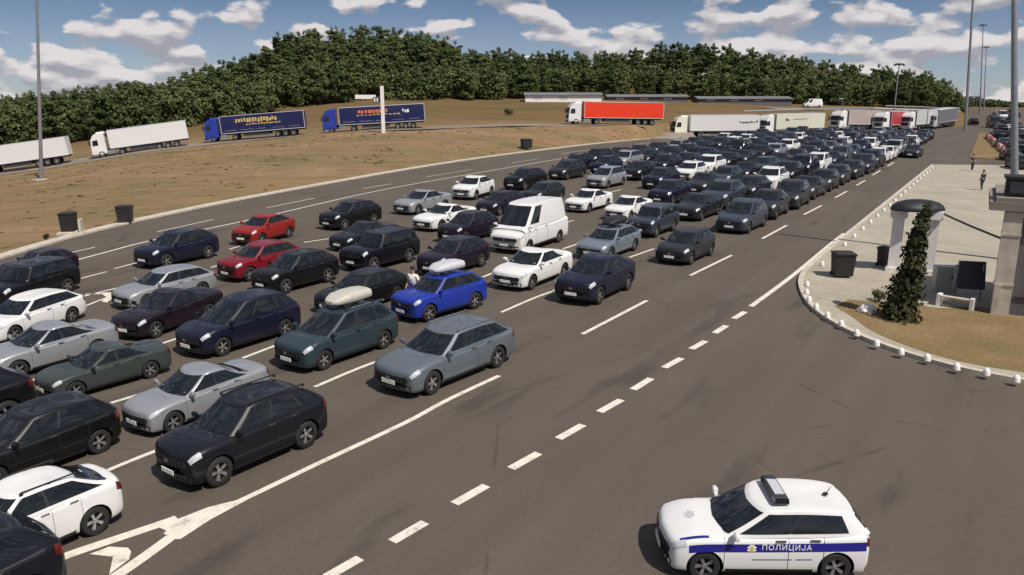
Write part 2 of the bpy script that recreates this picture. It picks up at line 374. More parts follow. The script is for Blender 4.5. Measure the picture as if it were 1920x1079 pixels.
f_zc = np.where(ft[:, 0] > 1800, 1.4, f_zc); f_zc = np.where(ft[:, 0] > 1812, 0.0, f_zc); f_z0 = np.where(ft[:, 0] > 1812, 0.0, f_z0)
def ground(x, y):
    """height of the open ground at x, y"""
    D = max(y, 1.0); a = x / D
    Dk = float(np.interp(a, ka, kD)); Dt = float(np.interp(a, ta, tt[:, 1])); zt = float(np.interp(a, ta, tt[:, 2]))
    Df = float(np.interp(a, fa, ft[:, 3])); z0 = float(np.interp(a, fa, f_z0)); zc = float(np.interp(a, fa, f_zc))
    if a > slope_of(1640): Dk = Dt - 6
    brow = 8.7 - 0.0240 * 480
    xs = [0, Dk - 0.6, Dk + 0.5, max(Dt - 4, Dk + 1.5), Dt + 6, Df, Df + DEEP, Df + DEEP + 110, 480, 4000]
    zs = [-0.14, -0.14, 0.02, zt, zt, z0, zc, min(zc, -1.0) if a < slope_of(1800) else 0.0, brow, 8.7 - 0.0240 * 4000 - 10]
    z = float(np.interp(D, xs, zs))
    if a > slope_of(1640) and D < (Dt + 14 if a < slope_of(1805) else 420): z = min(z, -0.14)
    return z
def build_terrain():
    mb = MB(); A = np.linspace(-1.9, 1.9, 301)
    Ds = np.concatenate([np.linspace(1.0, 30, 16), np.linspace(31, 64, 60), np.linspace(65, 180, 116), np.linspace(184, 330, 40), np.geomspace(345, 4000, 24)])
    P = []
    for D in Ds:
        row = []
        for a in A:
            z = ground(a * D, D)
            if 50 < D < 150 and z > -0.13: z += 0.16 * math.sin(a * D * 0.21 + D * 0.13) * math.sin(D * 0.33 + a * 9) * min(1, (z + 0.14) * 2 if z < 0.36 else 1)
            row.append((a * D, D, z))
        P.append(row)
    mb.grid(P)
    structure(mb.build('ground', M['field'], smooth=60))
build_terrain()

# asphalt apron: everything on our side of the kerb, and the motorway running off to the right
edge = [(p.x, p.y) for p in KP] + [tuple(spot(*q)[:2]) for q in ((1720, 247), (1785, 237), (1806, 218), (1818, 204))]
edge += [tuple(spot(*q)[:2]) for q in ((1856, 204), (1960, 206), (2300, 208))] + [(160, 60), (90, -40), (-70, -40), (-70, 8)]
structure(poly_sheet('asphalt_apron', edge, 0.0, M['asphalt']))

def build_kerb():
    mb = MB(); pts = catmull([(p.x, p.y, 0) for p in KP[1:]], 10)
    ribbon(mb, pts, 0.75, 0.10); 
    ins = []
    for i, p in enumerate(pts):
        d = pts[min(i + 1, len(pts) - 1)] - pts[max(i - 1, 0)]; d = d / np.linalg.norm(d); ins.append((p[0] + d[1] * 0.375, p[1] - d[0] * 0.375))
    mb.grid([[(q[0], q[1], 0.0) for q in ins], [(q[0], q[1], 0.10) for q in ins]])
    structure(mb.build('kerb', M['concrete']))
build_kerb()

# lorry road beyond the field
TRK = [far_spot(px, py, D) for px, py, D in ((-400, 395, 121), (-150, 340, 122), (60, 312, 125), (265, 280, 128), (480, 256, 136), (700, 241, 135), (940, 232, 140), (1150, 231, 146), (1345, 236, 147), (1490, 240, 154), (1610, 243.5, 166), (1700, 243, 169), (1800, 240, 172), (1860, 232, 180))]
mb = MB(); ribbon(mb, catmull([(p.x, p.y + 0.6, 0) for p in TRK], 12), 8.5, 0.06, zf=ground); structure(mb.build('lorry_road', M['asphalt2']))

# ------------------------------------------------------------------ road markings
def build_markings():
    mb = MB(); Z = 0.006
    def dash(a, b, w=0.16):
        ribbon(mb, [spot(*a), spot(*b)], w, Z)
    def line(pts, w=0.14, n=8):
        ribbon(mb, catmull([spot(*p) for p in pts], n), w, Z)
    # short dashes of the free carriageway
    for a, b in (((612, 1083), (675, 1047)), ((735, 1016), (797, 980)), ((852, 945), (912, 911)), ((958, 879), (1010, 850)), ((1047, 823), (1093, 797)), ((1124, 773), (1165, 750)),
                 ((1187, 731), (1221, 710)), ((1245, 690), (1278, 672)), ((1296, 655), (1323, 640)), ((1340, 625), (1362, 611)), ((1376, 598), (1397, 585))):
        dash(a, b, 0.24)
    line([(1408, 575), (1460, 537), (1500, 506), (1555, 460), (1583, 438)], 0.22)
    for k in range(9):
        s = 51 + k * 4.6; ribbon(mb, [lane_pt(s, 9.55 + 0.012 * (s - 45)), lane_pt(s + 2.2, 9.6 + 0.012 * (s - 45))], 0.18, Z)
    # boundary of the first queue lane: the long solid line with its gore, then dashes
    line([(310, 1003), (460, 935), (600, 868), (760, 793), (840, 750), (936, 705)], 0.17)
    for a, b in (((1092, 627), (1213, 564)), ((1294, 517), (1372, 479)), ((1429, 448), (1475, 423)), ((1507, 403), (1540, 386)), ((1566, 371), (1588, 359)), ((1606, 348), (1622, 339)), ((1636, 329), (1651, 320)), ((1664, 312), (1676, 305))):
        dash(a, b, 0.17)
    def flat(pts):
        P = [spot(*p) for p in pts]; mb.add([(p.x, p.y, Z + 0.003) for p in P], [tuple(range(len(P)))[::-1]])
    line([(60, 1068), (140, 1037), (230, 1007), (310, 980), (332, 972)], 0.26)
    line([(120, 1140), (220, 1079), (300, 1023), (350, 985)], 0.26)
    flat([(296, 989), (390, 952), (455, 936), (462, 939), (395, 975), (338, 1012), (318, 1012), (310, 995)])
    flat([(168, 1040), (205, 1026), (240, 1028), (246, 1035), (242, 1050), (205, 1078), (212, 1045)])
    # lines between the queue lanes
    for seg in ([(110, 925), (215, 877), (312, 838)], [(590, 726), (670, 692), (746, 664)], [(940, 586), (1000, 560), (1056, 539)], [(1180, 483), (1226, 467)],
                [(-60, 842), (30, 802)], [(208, 756), (275, 736)], [(455, 672), (528, 644)], [(700, 570), (760, 545)],
                [(-10, 738), (90, 704)], [(300, 646), (356, 627)], [(172, 629), (240, 604)], [(905, 520), (935, 508)]):
        line(seg, 0.15, 4)
    for n, s0, gap in ((17.5, 45, 11), (21.4, 38, 11), (25.6, 33, 10), (30.0, 30, 10)):
        for k in range(8):
            s = s0 + k * gap; sp = (s - 20) * 0.02
            ribbon(mb, [lane_pt(s, n + sp), lane_pt(s + 4, n + sp + .06)], 0.14, Z)
    line([(150, 558), (185, 549), (250, 533), (262, 529)], 0.13); line([(160, 553), (200, 550), (218, 552)], 0.2)
    line([(158, 575), (200, 559), (238, 549)], 0.13); flat([(190, 551), (222, 549), (214, 558), (200, 568), (190, 566), (200, 558)])
    line([(395, 502), (450, 487), (520, 466)], 0.15); line([(570, 455), (640, 444), (690, 432)], 0.15)
    for a, b in (((150, 523), (200, 510)), ((215, 504), (265, 491)), ((430, 468), (490, 449)), ((600, 425), (640, 417)), ((745, 385), (800, 374))): dash(a, b, 0.13)
    # solid edge line and the empty lanes beyond it
    line([(-80, 550), (0, 526), (110, 497), (200, 473), (290, 450), (480, 410), (700, 360), (870, 329), (1040, 300), (1190, 276), (1330, 262)], 0.16)
    for a, b in (((112, 479), (178, 464)), ((295, 435), (400, 412)), ((500, 390), (590, 372)), ((680, 354), (735, 345)), ((800, 332), (885, 318)), ((960, 306), (1010, 298)), ((1050, 289), (1120, 279)), ((1190, 271), (1250, 265))):
        dash(a, b, 0.12)
    structure(mb.build('road_markings', M['marking']))
build_markings()

# ------------------------------------------------------------------ paved island on the right
ISLE = [(1786, 262), (1748, 311), (1715, 338), (1660, 383), (1610, 424), (1560, 465), (1518, 502), (1502, 525), (1504, 548), (1520, 575), (1555, 603), (1612, 633), (1690, 663), (1790, 692), (1905, 716), (2020, 735), (2300, 770)]
IP = catmull([spot(*p) for p in ISLE[1:]], 8)
right_side = [tuple(spot(2500, 640)[:2]), tuple(spot(2300, 330)[:2]), tuple(spot(1885, 312)[:2])]
structure(poly_sheet('paved_island', [(p[0], p[1]) for p in IP] + right_side, 0.13, M['paver'], 0.16))
mb = MB()
ribbon(mb, [(p[0], p[1], 0) for p in IP], 0.22, 0.145)
for sgn in (-1,):
    out = []
    for i, p in enumerate(IP):
        d = IP[min(i + 1, len(IP) - 1)] - IP[max(i - 1, 0)]; d = d / np.linalg.norm(d); out.append((p[0] + d[1] * 0.11, p[1] - d[0] * 0.11))
    mb.grid([[(q[0], q[1], 0.0) for q in out], [(q[0], q[1], 0.145) for q in out]])
    out2 = [(2 * p[0] - q[0], 2 * p[1] - q[1]) for p, q in zip(IP, out)]
    mb.grid([[(q[0], q[1], 0.0) for q in out2], [(q[0], q[1], 0.145) for q in out2]])
structure(mb.build('island_kerb', M['concrete']))
LZ = 0.137
lawn = catmull([spot(*p, 0.13) for p in ((1565, 575), (1600, 596), (1630, 618), (1690, 645), (1790, 676), (1910, 697), (2100, 722))], 6)
lawn2 = catmull([spot(*p, 0.13) for p in ((2100, 600), (1900, 588), (1840, 577), (1760, 578), (1700, 568), (1640, 566), (1590, 562))], 6)
structure(poly_sheet('parched_lawn', [(p[0], p[1]) for p in lawn] + [(p[0], p[1]) for p in lawn2], LZ, M['lawn']))
# median beyond the island
med = [spot(*p) for p in ((1836, 250), (1826, 276), (1818, 296), (1893, 302), (1897, 290), (1862, 262), (1846, 249))]
structure(poly_sheet('grass_median', [(p.x, p.y) for p in med], 0.06, M['lawn'], 0.08))

def bollard(p, label):
    o = empty('bollard', (p.x, p.y, 0.13))
    b = MB(); b.lathe([(0, 0), (0.105, 0), (0.105, 0.08), (0.095, 0.15), (0.07, 0.205), (0.035, 0.235), (0, 0.24)], n=14); b.build('dome', M['stone'], o, 50)
    c = MB(); c.lathe([(0.115, 0.0), (0.12, 0.035), (0.10, 0.04)], n=14); c.build('collar', M['concrete'], o)
    return tag(o, label, 'bollard', 'white bollards round the paved island')
BL = [(1513, 541), (1512, 556), (1517, 570), (1530, 584), (1551, 600), (1577, 616), (1606, 634), (1643, 653), (1689, 669), (1738, 681), (1793, 698), (1849, 708), (1905, 721)]
bl_near = ['beside the tip of the island', 'second from the tip of the island', 'third from the tip, by the bin', 'where the kerb curve turns inward', 'on the kerb curve left of the white rock', 'on the kerb below the white rock',
           'on the kerb below the conifer', 'on the kerb right of the conifer foot', 'on the kerb below the bench end', 'on the kerb below the lawn, left half', 'on the kerb below the lawn, middle', 'on the kerb below the lawn, right half', 'at the right end of the kerb row']
proto_b = None
for p, t in zip(BL, bl_near):
    w = spot(p[0], p[1] - 4, 0.13)
    if proto_b is None: proto_b = bollard(w, 'white domed bollard ' + t)
    else:
        c = proto_b.copy(); COL.objects.link(c); c.location = w; c['label'] = 'white domed bollard ' + t
        for ch in proto_b.children:
            d = ch.copy(); COL.objects.link(d); d.parent = c
ords = ['first', 'second', 'third', 'fourth', 'fifth', 'sixth', 'seventh', 'eighth', 'ninth', 'tenth', 'eleventh', 'twelfth', 'thirteenth', 'fourteenth', 'fifteenth', 'sixteenth', 'seventeenth', 'eighteenth', 'nineteenth', 'twentieth', 'twenty-first', 'twenty-second', 'twenty-third', 'twenty-fourth']
s_, n_ = lane_sn(spot(1520, 506)); 
for k in range(20):
    q = k / 19
    a = spot(1530, 503); b_ = spot(1742, 319); w = a.lerp(b_, q) + Vector((0.25, -0.1, 0.13))
    c = proto_b.copy(); COL.objects.link(c); c.location = w; c['label'] = 'white bollard along the straight kerb, ' + ords[k] + ' going away from the dark bin'
    for ch in proto_b.children:
        d = ch.copy(); COL.objects.link(d); d.parent = c

# ------------------------------------------------------------------ wheelie bins
def bin_(p, rz, w, d, h, label, z=0.0, name='waste_bin'):
    o = empty(name, (p.x, p.y, z), rz)
    b = MB(); b.box((0, 0, h * 0.47 + 0.05), (w * 0.86, d * 0.86, h * 0.86), taper=1.14); b.build('body', M['bin'], o)
    l = MB(); l.box((0, 0, h * 0.95 + 0.04), (w * 1.04, d * 1.06, 0.07)); l.box((0, 0, h * 0.95 + 0.09), (w * 0.9, d * 0.9, 0.05), taper=0.8); l.build('lid', M['bin'], o)
    hd = MB(); hd.tube((-w * .45, d * .6, h * .93), (w * .45, d * .6, h * .93), 0.025); hd.tube((-w * .45, d * .6, h * .93), (-w * .45, d * .5, h * .9), 0.02); hd.tube((w * .45, d * .6, h * .93), (w * .45, d * .5, h * .9), 0.02); hd.build('handle', M['bin'], o)
    for sx in (-1, 1):
        wh = MB(); wh.lathe([(0.0, -0.03), (0.09, -0.03), (0.10, 0), (0.09, 0.03), (0, 0.03)], (sx * w * .38, d * .46, 0.10), 12, 'Y'); wh.build('wheel', M['tyre'], o)
    return tag(o, label, 'bin')
bin_(spot(131, 438), R(10), 0.85, 0.8, 1.15, 'dark bin on a pale slab at the field edge, leftmost of three', ground(*spot(131, 438)[:2]) + 0.12)
bin_(spot(236, 419), R(12), 0.95, 0.8, 1.15, 'dark bin at the field edge, second from the left', ground(*spot(236, 419)[:2]) + 0.05)
bin_(spot(987, 283), R(20), 1.45, 1.2, 1.35, 'dark square bin on the kerb, in front of the red lorry', ground(*spot(987, 283)[:2]) + 0.08)
mb = MB(); q = spot(133, 439); mb.box((q.x + .1, q.y, 0.08), (1.5, 1.1, 0.14), R(15)); mb.box((q.x + 0.62, q.y + .1, .45), (0.12, 0.7, 0.9), R(15))
tag(mb.build('bin_stand', M['concrete']), 'pale concrete stand under and beside the leftmost field bin', 'bin stand')
bin_(spot(1578, 519, 0.13), R(-6), 0.92, 0.85, 1.13, 'large dark bin standing near the tip of the paved island', 0.13)
o = bin_(spot(1655, 500, 0.13), R(25), 0.42, 0.5, 0.95, 'narrow dark bin leaning beside the left white column', 0.13)

# ------------------------------------------------------------------ canopy on two white columns, conifer, bench, panel, kiosk
def column_gate():
    a, b = spot(1674, 508, 0.13), spot(1738, 514, 0.13)
    mid = (a + b) / 2; o = empty('column_canopy', (mid.x, mid.y, 0.13)); rz = math.atan2(b.y - a.y, b.x - a.x)
    for p in (a, b):
        q = p - mid; q.z = 0
        c = MB(); c.box((q.x, q.y, 1.38), (0.50, 0.44, 2.35), rz); c.build('column', M['stone'], o)
        k = MB(); k.box((q.x, q.y, 0.1), (0.66, 0.6, 0.2), rz); k.build('base', M['stone'], o)
        k = MB(); k.box((q.x, q.y, 2.60), (0.58, 0.52, 0.09), rz); k.box((q.x, q.y, 2.82), (0.74, 0.66, 0.38), rz); k.build('capital', M['stone'], o)
    d = MB(); prof = [(0, 0), (1.0, 0.0), (1.02, 0.06), (0.95, 0.22), (0.78, 0.36), (0.5, 0.46), (0.2, 0.50), (0, 0.505)]
    d.lathe(prof, (0, 0, 0), 28); d.v = [(x * 1.22, y * 0.80, z + 3.0) for x, y, z in d.v]; d.build('canopy', M['canopy'], o, 40)
    tag(o, 'dark domed canopy carried on two white stone columns behind the conifer', 'canopy')
column_gate()

def leaf_cloud(mb, rnd, centre, radii, n, size, squash=0.8):
    c = np.array(centre); 
    for _ in range(n):
        v = rnd.normal(size=3); v /= np.linalg.norm(v) + 1e-9; r = rnd.uniform(0.12, 1.0) ** 0.5
        p = c + v * r * np.array(radii)
        nrm = v + rnd.normal(size=3) * 0.38 + np.array([0, 0, .25]); nrm /= np.linalg.norm(nrm)
        t = np.cross(nrm, rnd.normal(size=3)); t /= np.linalg.norm(t) + 1e-9; b = np.cross(nrm, t); s = size * rnd.uniform(0.6, 1.3)
        mb.add([p - t * s - b * s * squash * .4, p + b * s * squash * -.9, p + t * s * .9, p + b * s * squash, p - t * s * .5 + b * s * .6 + nrm * s * .2], [(0, 1, 2, 3, 4)])
def conifer():
    rnd = np.random.default_rng(3); p = spot(1684, 597, 0.13); o = empty('conifer_tree', p)
    H = 4.35; t = MB(); t.tube((0, 0, 0), (0.55, 0.0, H * .9), 0.09, 0.02); t.build('trunk', M['bark'], o)
    m = MB()
    for k in range(46):
        q = k / 45; z = 0.12 + q * (H - 0.2); r = float(np.interp(q, [0, .25, .5, .75, 1], [.80, .62, .46, .35, .18])) * (1 + 0.11 * math.sin(k * 2.1))
        leaf_cloud(m, rnd, (.76 - r + rnd.normal() * .05, rnd.normal() * .07, z), (r, r, 0.20), int(26 + 130 * r), 0.085)
    m.build('crown', M['conifer'], o); tag(o, 'tall narrow dark conifer growing in front of the white columns', 'tree')
conifer()
def small_shrub(p, z, sc, label, mat='shrub'):
    rnd = np.random.default_rng(int(abs(p.x * 10)) + 5); o = empty('shrub', (p.x, p.y, z)); m = MB()
    for _ in range(7): leaf_cloud(m, rnd, (rnd.normal() * .2 * sc, rnd.normal() * .2 * sc, 0.3 * sc + rnd.uniform(0, .3) * sc), (.3 * sc, .3 * sc, .3 * sc), 60, 0.07 * sc)
    m.build('foliage', M[mat], o); t = MB()
    for k in range(4): t.tube((0, 0, 0), (.12 * sc * math.cos(k * 1.7), .12 * sc * math.sin(k * 1.7), .35 * sc), .02 * sc, .008 * sc, 6)
    t.build('stem', M['bark'], o); return tag(o, label, 'shrub')
small_shrub(spot(1648, 566, .13), .13, .6, 'small dry shrub left of the conifer foot')
q = far_spot(955, 209, 170); small_shrub(Vector((q.x, q.y, 0)), ground(q.x, q.y), 1.9, 'small brown bush on the meadow left of the red lorry')
q = spot(88, 453); small_shrub(q, ground(q.x, q.y) + .05, .45, 'small dark weed clump at the field edge left of the bins', 'conifer')
q = spot(1470, 252); small_shrub(q, 0.05, 2.2, 'dark bush on the kerb between the cream lorry and the queue', 'conifer')
def rock():
    rnd = np.random.default_rng(5); bm = bmesh.new(); bmesh.ops.create_icosphere(bm, subdivisions=3, radius=1)
    for v in bm.verts:
        v.co = Vector((v.co.x * .36, v.co.y * .28, max(v.co.z, -.4) * .24)) * (1 + .12 * math.sin(v.co.x * 7 + v.co.y * 5) + .06 * rnd.normal())
    me = bpy.data.meshes.new('rock'); bm.to_mesh(me); bm.free(); me.materials.append(M['stone']); p = spot(1626, 586, .13)
    tag(link('rock', me, None, (p.x, p.y, 0.22)), 'white painted rock lying on the lawn left of the conifer', 'rock')
rock()
def bench():
    a, b = spot(1760, 572, .13), spot(1822, 582, .13); d = b - a; L = d.length; rz = math.atan2(d.y, d.x); o = empty('bench', a, rz)
    for x in (0, L):
        m = MB(); m.box((x, 0, .24), (.14, .40, .48)); m.build('leg', M['stone'], o)
    m = MB(); m.box((L / 2, -.06, .40), (L - .15, .26, .06)); m.build('seat', M['concrete'], o)
    m = MB(); m.box((L / 2, .17, .22), (L - .15, .05, .09)); m.build('rail', M['concrete'], o)
    tag(o, 'low pale bench with two white end blocks beside the kiosk', 'bench')
bench()
def panel():
    p = spot(1815, 562, .13); o = empty('notice_panel', p, R(-14))
    m = MB(); m.tube((-.52, 0, 0), (-.52, 0, 1.62), .035); m.build('post', M['steel'], o)
    m = MB(); m.tube((.42, 0, 0), (.42, 0, 1.5), .035); m.build('post', M['steel'], o)
    m = MB(); m.box((0, -.05, 1.05), (1.02, .07, 1.12)); m.v = [(x, y + (z - 1.0) * .25, z) for x, y, z in m.v]; m.build('board', M['darksteel'], o)
    m = MB(); m.box((-.60, 0, .9), (.10, .12, 1.1)); m.build('frame', M['steel'], o)
    tag(o, 'dark tilted notice board on steel posts in front of the kiosk', 'notice board')
    p = spot(1768, 545, .13); c = empty('control_cabinet', p, R(-8))
    m = MB(); m.box((0, 0, .62), (.86, .5, .95)); m.build('body', M['offwhite'], c)
    m = MB(); m.box((0, 0, .07), (.8, .44, .14)); m.build('plinth', M['concrete'], c)
    m = MB(); m.box((0.2, -.26, .65), (.06, .02, .14)); m.build('handle', M['trim'], c)
    tag(c, 'white control cabinet between the right column and the dark board', 'cabinet')
panel()
def kiosk():
    # front left corner of the building on the right border
    c = spot(1862, 588, .13); f = Matrix.Rotation(R(-30), 3, 'Z'); o = empty('kiosk_building', c, R(-30))
    W, Dp, H = 5.2, 4.6, 4.05
    m = MB(); m.box((W / 2 + .45, Dp / 2 + .12, H / 2), (W, Dp, H)); m.build('wall', M['wallgrey'], o)
    m = MB(); m.box((.20, .22, H / 2 - .02), (.62, .62, H - .04)); m.box((.20, .18, 3.15), (.66, .60, .10)); m.box((.20, .18, 1.20), (.66, .60, .10)); m.box((.02, -.12, .6), (.22, .1, 1.2)); m.build('pillar', M['concrete'], o)
    m = MB(); m.box((W / 2 - .05, Dp / 2 + .05, H + .16), (W + 1.2, Dp + .5, .32)); m.box((W / 2, Dp / 2 + .05, H + .40), (W + .9, Dp + .4, .16)); rf = m.build('roof', M['ledge'], o)
    for x in (1.0, 2.9):
        m = MB(); m.box((x + .9, .10, 1.9), (1.7, .06, 1.9)); w = m.build('window', M['darksteel'], o)
        m = MB(); m.box((x + .9, .06, 1.9), (1.54, .03, 1.74)); m.build('pane', M['glass'], w)
    m = MB(); m.box((W / 2 + .5, .085, 3.45), (W - .2, .05, .06)); m.box((W / 2 + .5, .085, .72), (W - .2, .05, .05)); m.build('trim', M['darksteel'], o)
    tag(o, 'low mauve grey kiosk with a pale corner pillar at the right border', 'building')
    u = empty('rooftop_unit', c + f @ Vector((.85, .9, H + .48)), R(-30))
    m = MB(); m.box((0, 0, .36), (2.1, 1.0, .66)); m.build('body', M['trim'], u)
    m = MB(); m.box((0, 0, .73), (2.25, 1.1, .08)); m.build('lid', M['trim'], u)
    m = MB(); m.box((0, -.52, .36), (1.8, .05, .42)); m.build('grille', M['darksteel'], u)
    tag(u, 'dark box unit standing on the kiosk roof', 'roof unit')
kiosk()
# slack cable from the canopy to the kiosk
mb = MB(); A0 = spot(1738, 514, .13) + Vector((.35, 0, 2.9)); B0 = spot(1862, 588, .13) + Vector((.1, .1, 2.9))
pp = [A0.lerp(B0, k / 12) - Vector((0, 0, .03 * math.sin(math.pi * k / 12))) for k in range(13)]
for k in range(12): mb.tube(pp[k], pp[k + 1], .05, n=8, cap=False)
tag(mb.build('cable', M['darksteel']), 'black cable slung from the domed canopy to the kiosk pillar', 'cable')

# ------------------------------------------------------------------ masts and posts
def mast(px, pyb, D, htop, r, label, head=True, z=None, cat='light mast', lean=0.0):
    p = far_spot(px, pyb, D); zb = ground(p.x, p.y) if z is None else z
    o = empty('light_mast', (p.x, p.y, zb - .02))
    m = MB(); m.tube((0, 0, 0), (lean, 0, htop), r, r * .55, 12); m.build('pole', M['steel'], o, 40)
    m = MB(); m.box((0, 0, .06), (r * 6, r * 6, .12)); m.build('base_plate', M['concrete'], o)
    if head:
        m = MB(); m.lathe([(0, 0), (.9, 0), (1.0, .12), (.9, .3), (.2, .4), (0, .42)], (lean, 0, htop - .1), 16); m.build('crown_ring', M['darksteel'], o)
        for k in range(6):
            t = k * math.pi / 3; l = MB(); l.box((lean + 1.05 * math.cos(t), 1.05 * math.sin(t), htop - .15), (.5, .35, .22), t); l.build('floodlight', M['darksteel'], o)
    return tag(o, label, cat, 'light masts')
p = spot(75, 308); mast(75, 318, 100, 26, .24, 'tall grey light mast in the field in front of the leftmost white lorry', lean=3.0)
mast(1676, 212, 185, 13.4, .17, 'slim pale light mast rising from the wood edge behind the lorries', True)
mast(1813, 222, 170, 42, .30, 'tallest grey light mast on the right, top out of the picture', lean=-3.2)
mast(1838, 208, 285, 29.5, .24, 'light mast with dark ring head, second from the right group left side', lean=-3.0)
mast(1845, 205, 320, 24.0, .22, 'farthest and shortest light mast of the group on the right', lean=-2.4)
mast(1914, 420, 40, 15, .21, 'thick dark pole rising behind the kiosk roof at the right border', False, 0.0, 'pole', lean=-2.3)
def sign_post():
    p = far_spot(719, 243, 128); zb = ground(p.x, p.y); o = empty('sign_post', (p.x, p.y, zb - .02))
    m = MB(); m.box((0, 0, 3.6), (.52, .35, 7.2)); m.build('post', M['stone'], o)
    m = MB(); m.tube((0, 0, 5.35), (-4.2, 0, 5.35), .09); m.build('arm', M['steel'], o)
    m = MB(); m.box((-2.6, -.05, 5.55), (3.2, .2, .62)); m.build('board', M['white'], o)
    m = MB(); m.box((-.85, -.18, 5.1), (1.1, .25, .85)); m.build('panel', M['darksteel'], o)
    m = MB(); m.box((-1.15, -.33, 5.1), (.22, .05, .6)); m.box((-.72, -.33, 5.1), (.2, .05, .6)); m.build('marks', M['white'], o)
    tag(o, 'pale sign post with a white board and dark panel before the navy lorry', 'sign')
sign_post()
for px, py, D, h, t in ((1578, 208, 185, 5.5, 'thin lamp post behind the beige trailer'), (1632, 208, 190, 5.0, 'thin lamp post behind the white lorry cab with red trailer')):
    p = far_spot(px, py, D); o = empty('lamp_post', (p.x, p.y, ground(p.x, p.y)))
    m = MB(); m.tube((0, 0, 0), (0, 0, h), .09, .06); m.build('pole', M['steel'], o); m = MB(); m.box((-.4, 0, h), (1.0, .25, .12)); m.build('lamp_head', M['stone'], o); tag(o, t, 'lamp post')

# ------------------------------------------------------------------ the wood
def tree_meshes():
    out = []
    for v in range(7):
        rnd = np.random.default_rng(40 + v); m = MB(); h = 12.0
        nb = 46 + v * 3; slim = v in (2, 5)
        for k in range(nb):
            a = rnd.uniform(0, 6.28); z = h * rnd.uniform(.12, .93); q = (z / h - .12) / .84
            rr = (1.0 - abs(q - .42) * .9) * 2.9 * rnd.uniform(.45, 1.0) * (0.85 if v % 2 else 1)
            s = rnd.uniform(.55, 1.35) * (1.1 - .40 * q); rr *= .6 if slim else 1.12
            leaf_cloud(m, rnd, (rr * math.cos(a), rr * math.sin(a), z), (s * rnd.uniform(.8, 1.3), s * rnd.uniform(.8, 1.3), s * rnd.uniform(.6, 1.1)), 95, 0.21)
        leaf_cloud(m, rnd, (0, 0, h * .55), (1.8, 1.8, h * .40), 420, 0.24)
        for q in range(3): leaf_cloud(m, rnd, (rnd.normal() * .8, rnd.normal() * .8, h * rnd.uniform(.88, 1.02)), (.5, .5, .9), 70, 0.17)
        cm = m.mesh('tree_crown', [M['leaf_light'] if v in (3, 5) else M['leaf']])
        t = MB(); t.tube((0, 0, -1), (0.1, .1, h * .8), .24, .07, 7)
        for k in range(4):
            a = rnd.uniform(0, 6.28); z = h * rnd.uniform(.25, .5); t.tube((0, 0, z), (1.8 * math.cos(a), 1.8 * math.sin(a), z + 2.2), .10, .03, 5)
        out.append((cm, t.mesh('tree_trunk', [M['bark']])))
    return out
TM = tree_meshes()
def wood():
    rnd = random.Random(11); n = 0
    for px in np.linspace(-60, 1806, 96):
        for row in range(3):
            x = px + rnd.uniform(-10, 10); a = (x - 960) / 1537; fr = (0.0, 0.5, 1.0)[row]
            Df = float(np.interp(a, fa, ft[:, 3])); D = Df + DEEP * fr + rnd.uniform(-4, 4) + 1.5
            z = ground(a * D, D); zt = float(np.interp(a, fa, f_zt)); zf_ = float(np.interp(a, fa, f_z0))
            h = 12.5 * rnd.uniform(.84, 1.10)
            if row == 2: h = max(3.0, (zt - z) * 1.3)
            if row == 0: h *= rnd.uniform(.62, .95)
            top = float(np.interp(a, fa, ft[:, 2])) + rnd.uniform(0, 7) + (6 if row < 2 else 0)
            zm = EYE - (top - HOR) * D / FOC; h = min(h, max(2.5, (zm - z + .2) / 1.04))
            if zt - zf_ < 10: h = min(h, max(2.5, (zt - z) * rnd.uniform(.85, 1.1)))
            cm, tm = TM[rnd.choice([0, 1, 2, 4, 6, 0, 1, 4, 3, 5] if row else ([3, 5, 3, 0, 5, 3] if px < 560 else [0, 1, 3, 4, 5, 6, 3, 5]))]; o = empty('forest_tree', (a * D, D, z - .2), rnd.uniform(0, 6.28)); k = h / 12.6
            o.scale = (k * rnd.uniform(1.15, 1.75), k * rnd.uniform(1.1, 1.5), k)
            link('crown', cm, o); link('trunk', tm, o); n += 1
            lab = ('leafy tree on the front edge of the wood behind the lorry road', 'leafy tree inside the wood, behind its front row', 'tall dark tree on the crest of the wooded rise')[row]
            tag(o, lab, 'tree', ('trees along the front edge of the wood', 'trees inside the wood', 'trees on the crest of the wood')[row])
wood()
def wood_mass():
    # what lies between the stems and beyond the crest: a mass nobody could count
    rnd = np.random.default_rng(21); m = MB()
    for px in np.linspace(-150, 1800, 240):
        for k in range(7):
            a = (px + rnd.normal() * 5 - 960) / 1537; Df = float(np.interp(a, fa, ft[:, 3])); D = Df - 1 + DEEP * rnd.uniform(0, 1.1) ** 1.6; z = ground(a * D, D)
            zt = float(np.interp(a, fa, f_zt)); top = min(7.0, max(1.0, (zt - z) * .7)); s = min(1.9, top * .45)
            leaf_cloud(m, rnd, (a * D, D, z + rnd.uniform(.5, top)), (s * 1.3, s * 1.3, s), 60, .36)
    o = m.build('undergrowth', M['leaf']); tag(o, 'dark undergrowth filling the wood between its trees', 'undergrowth', kind='stuff')
    m = MB()
    for px in np.linspace(1806, 1960, 60):
        a = (px - 960) / 1537
        for k in range(3):
            D = 380 + rnd.uniform(0, 60); z = ground(a * D, D); hh = max(.8, 5.0 - (px - 1806) * .028) * rnd.uniform(.7, 1)
            leaf_cloud(m, rnd, (a * D, D, z + hh * .5), (2.4, 2.4, hh * .55), 40, .5)
    o = m.build('far_treeline', M['leaf']); tag(o, 'low dark far tree line above the motorway on the right', 'tree line', kind='stuff')
wood_mass()
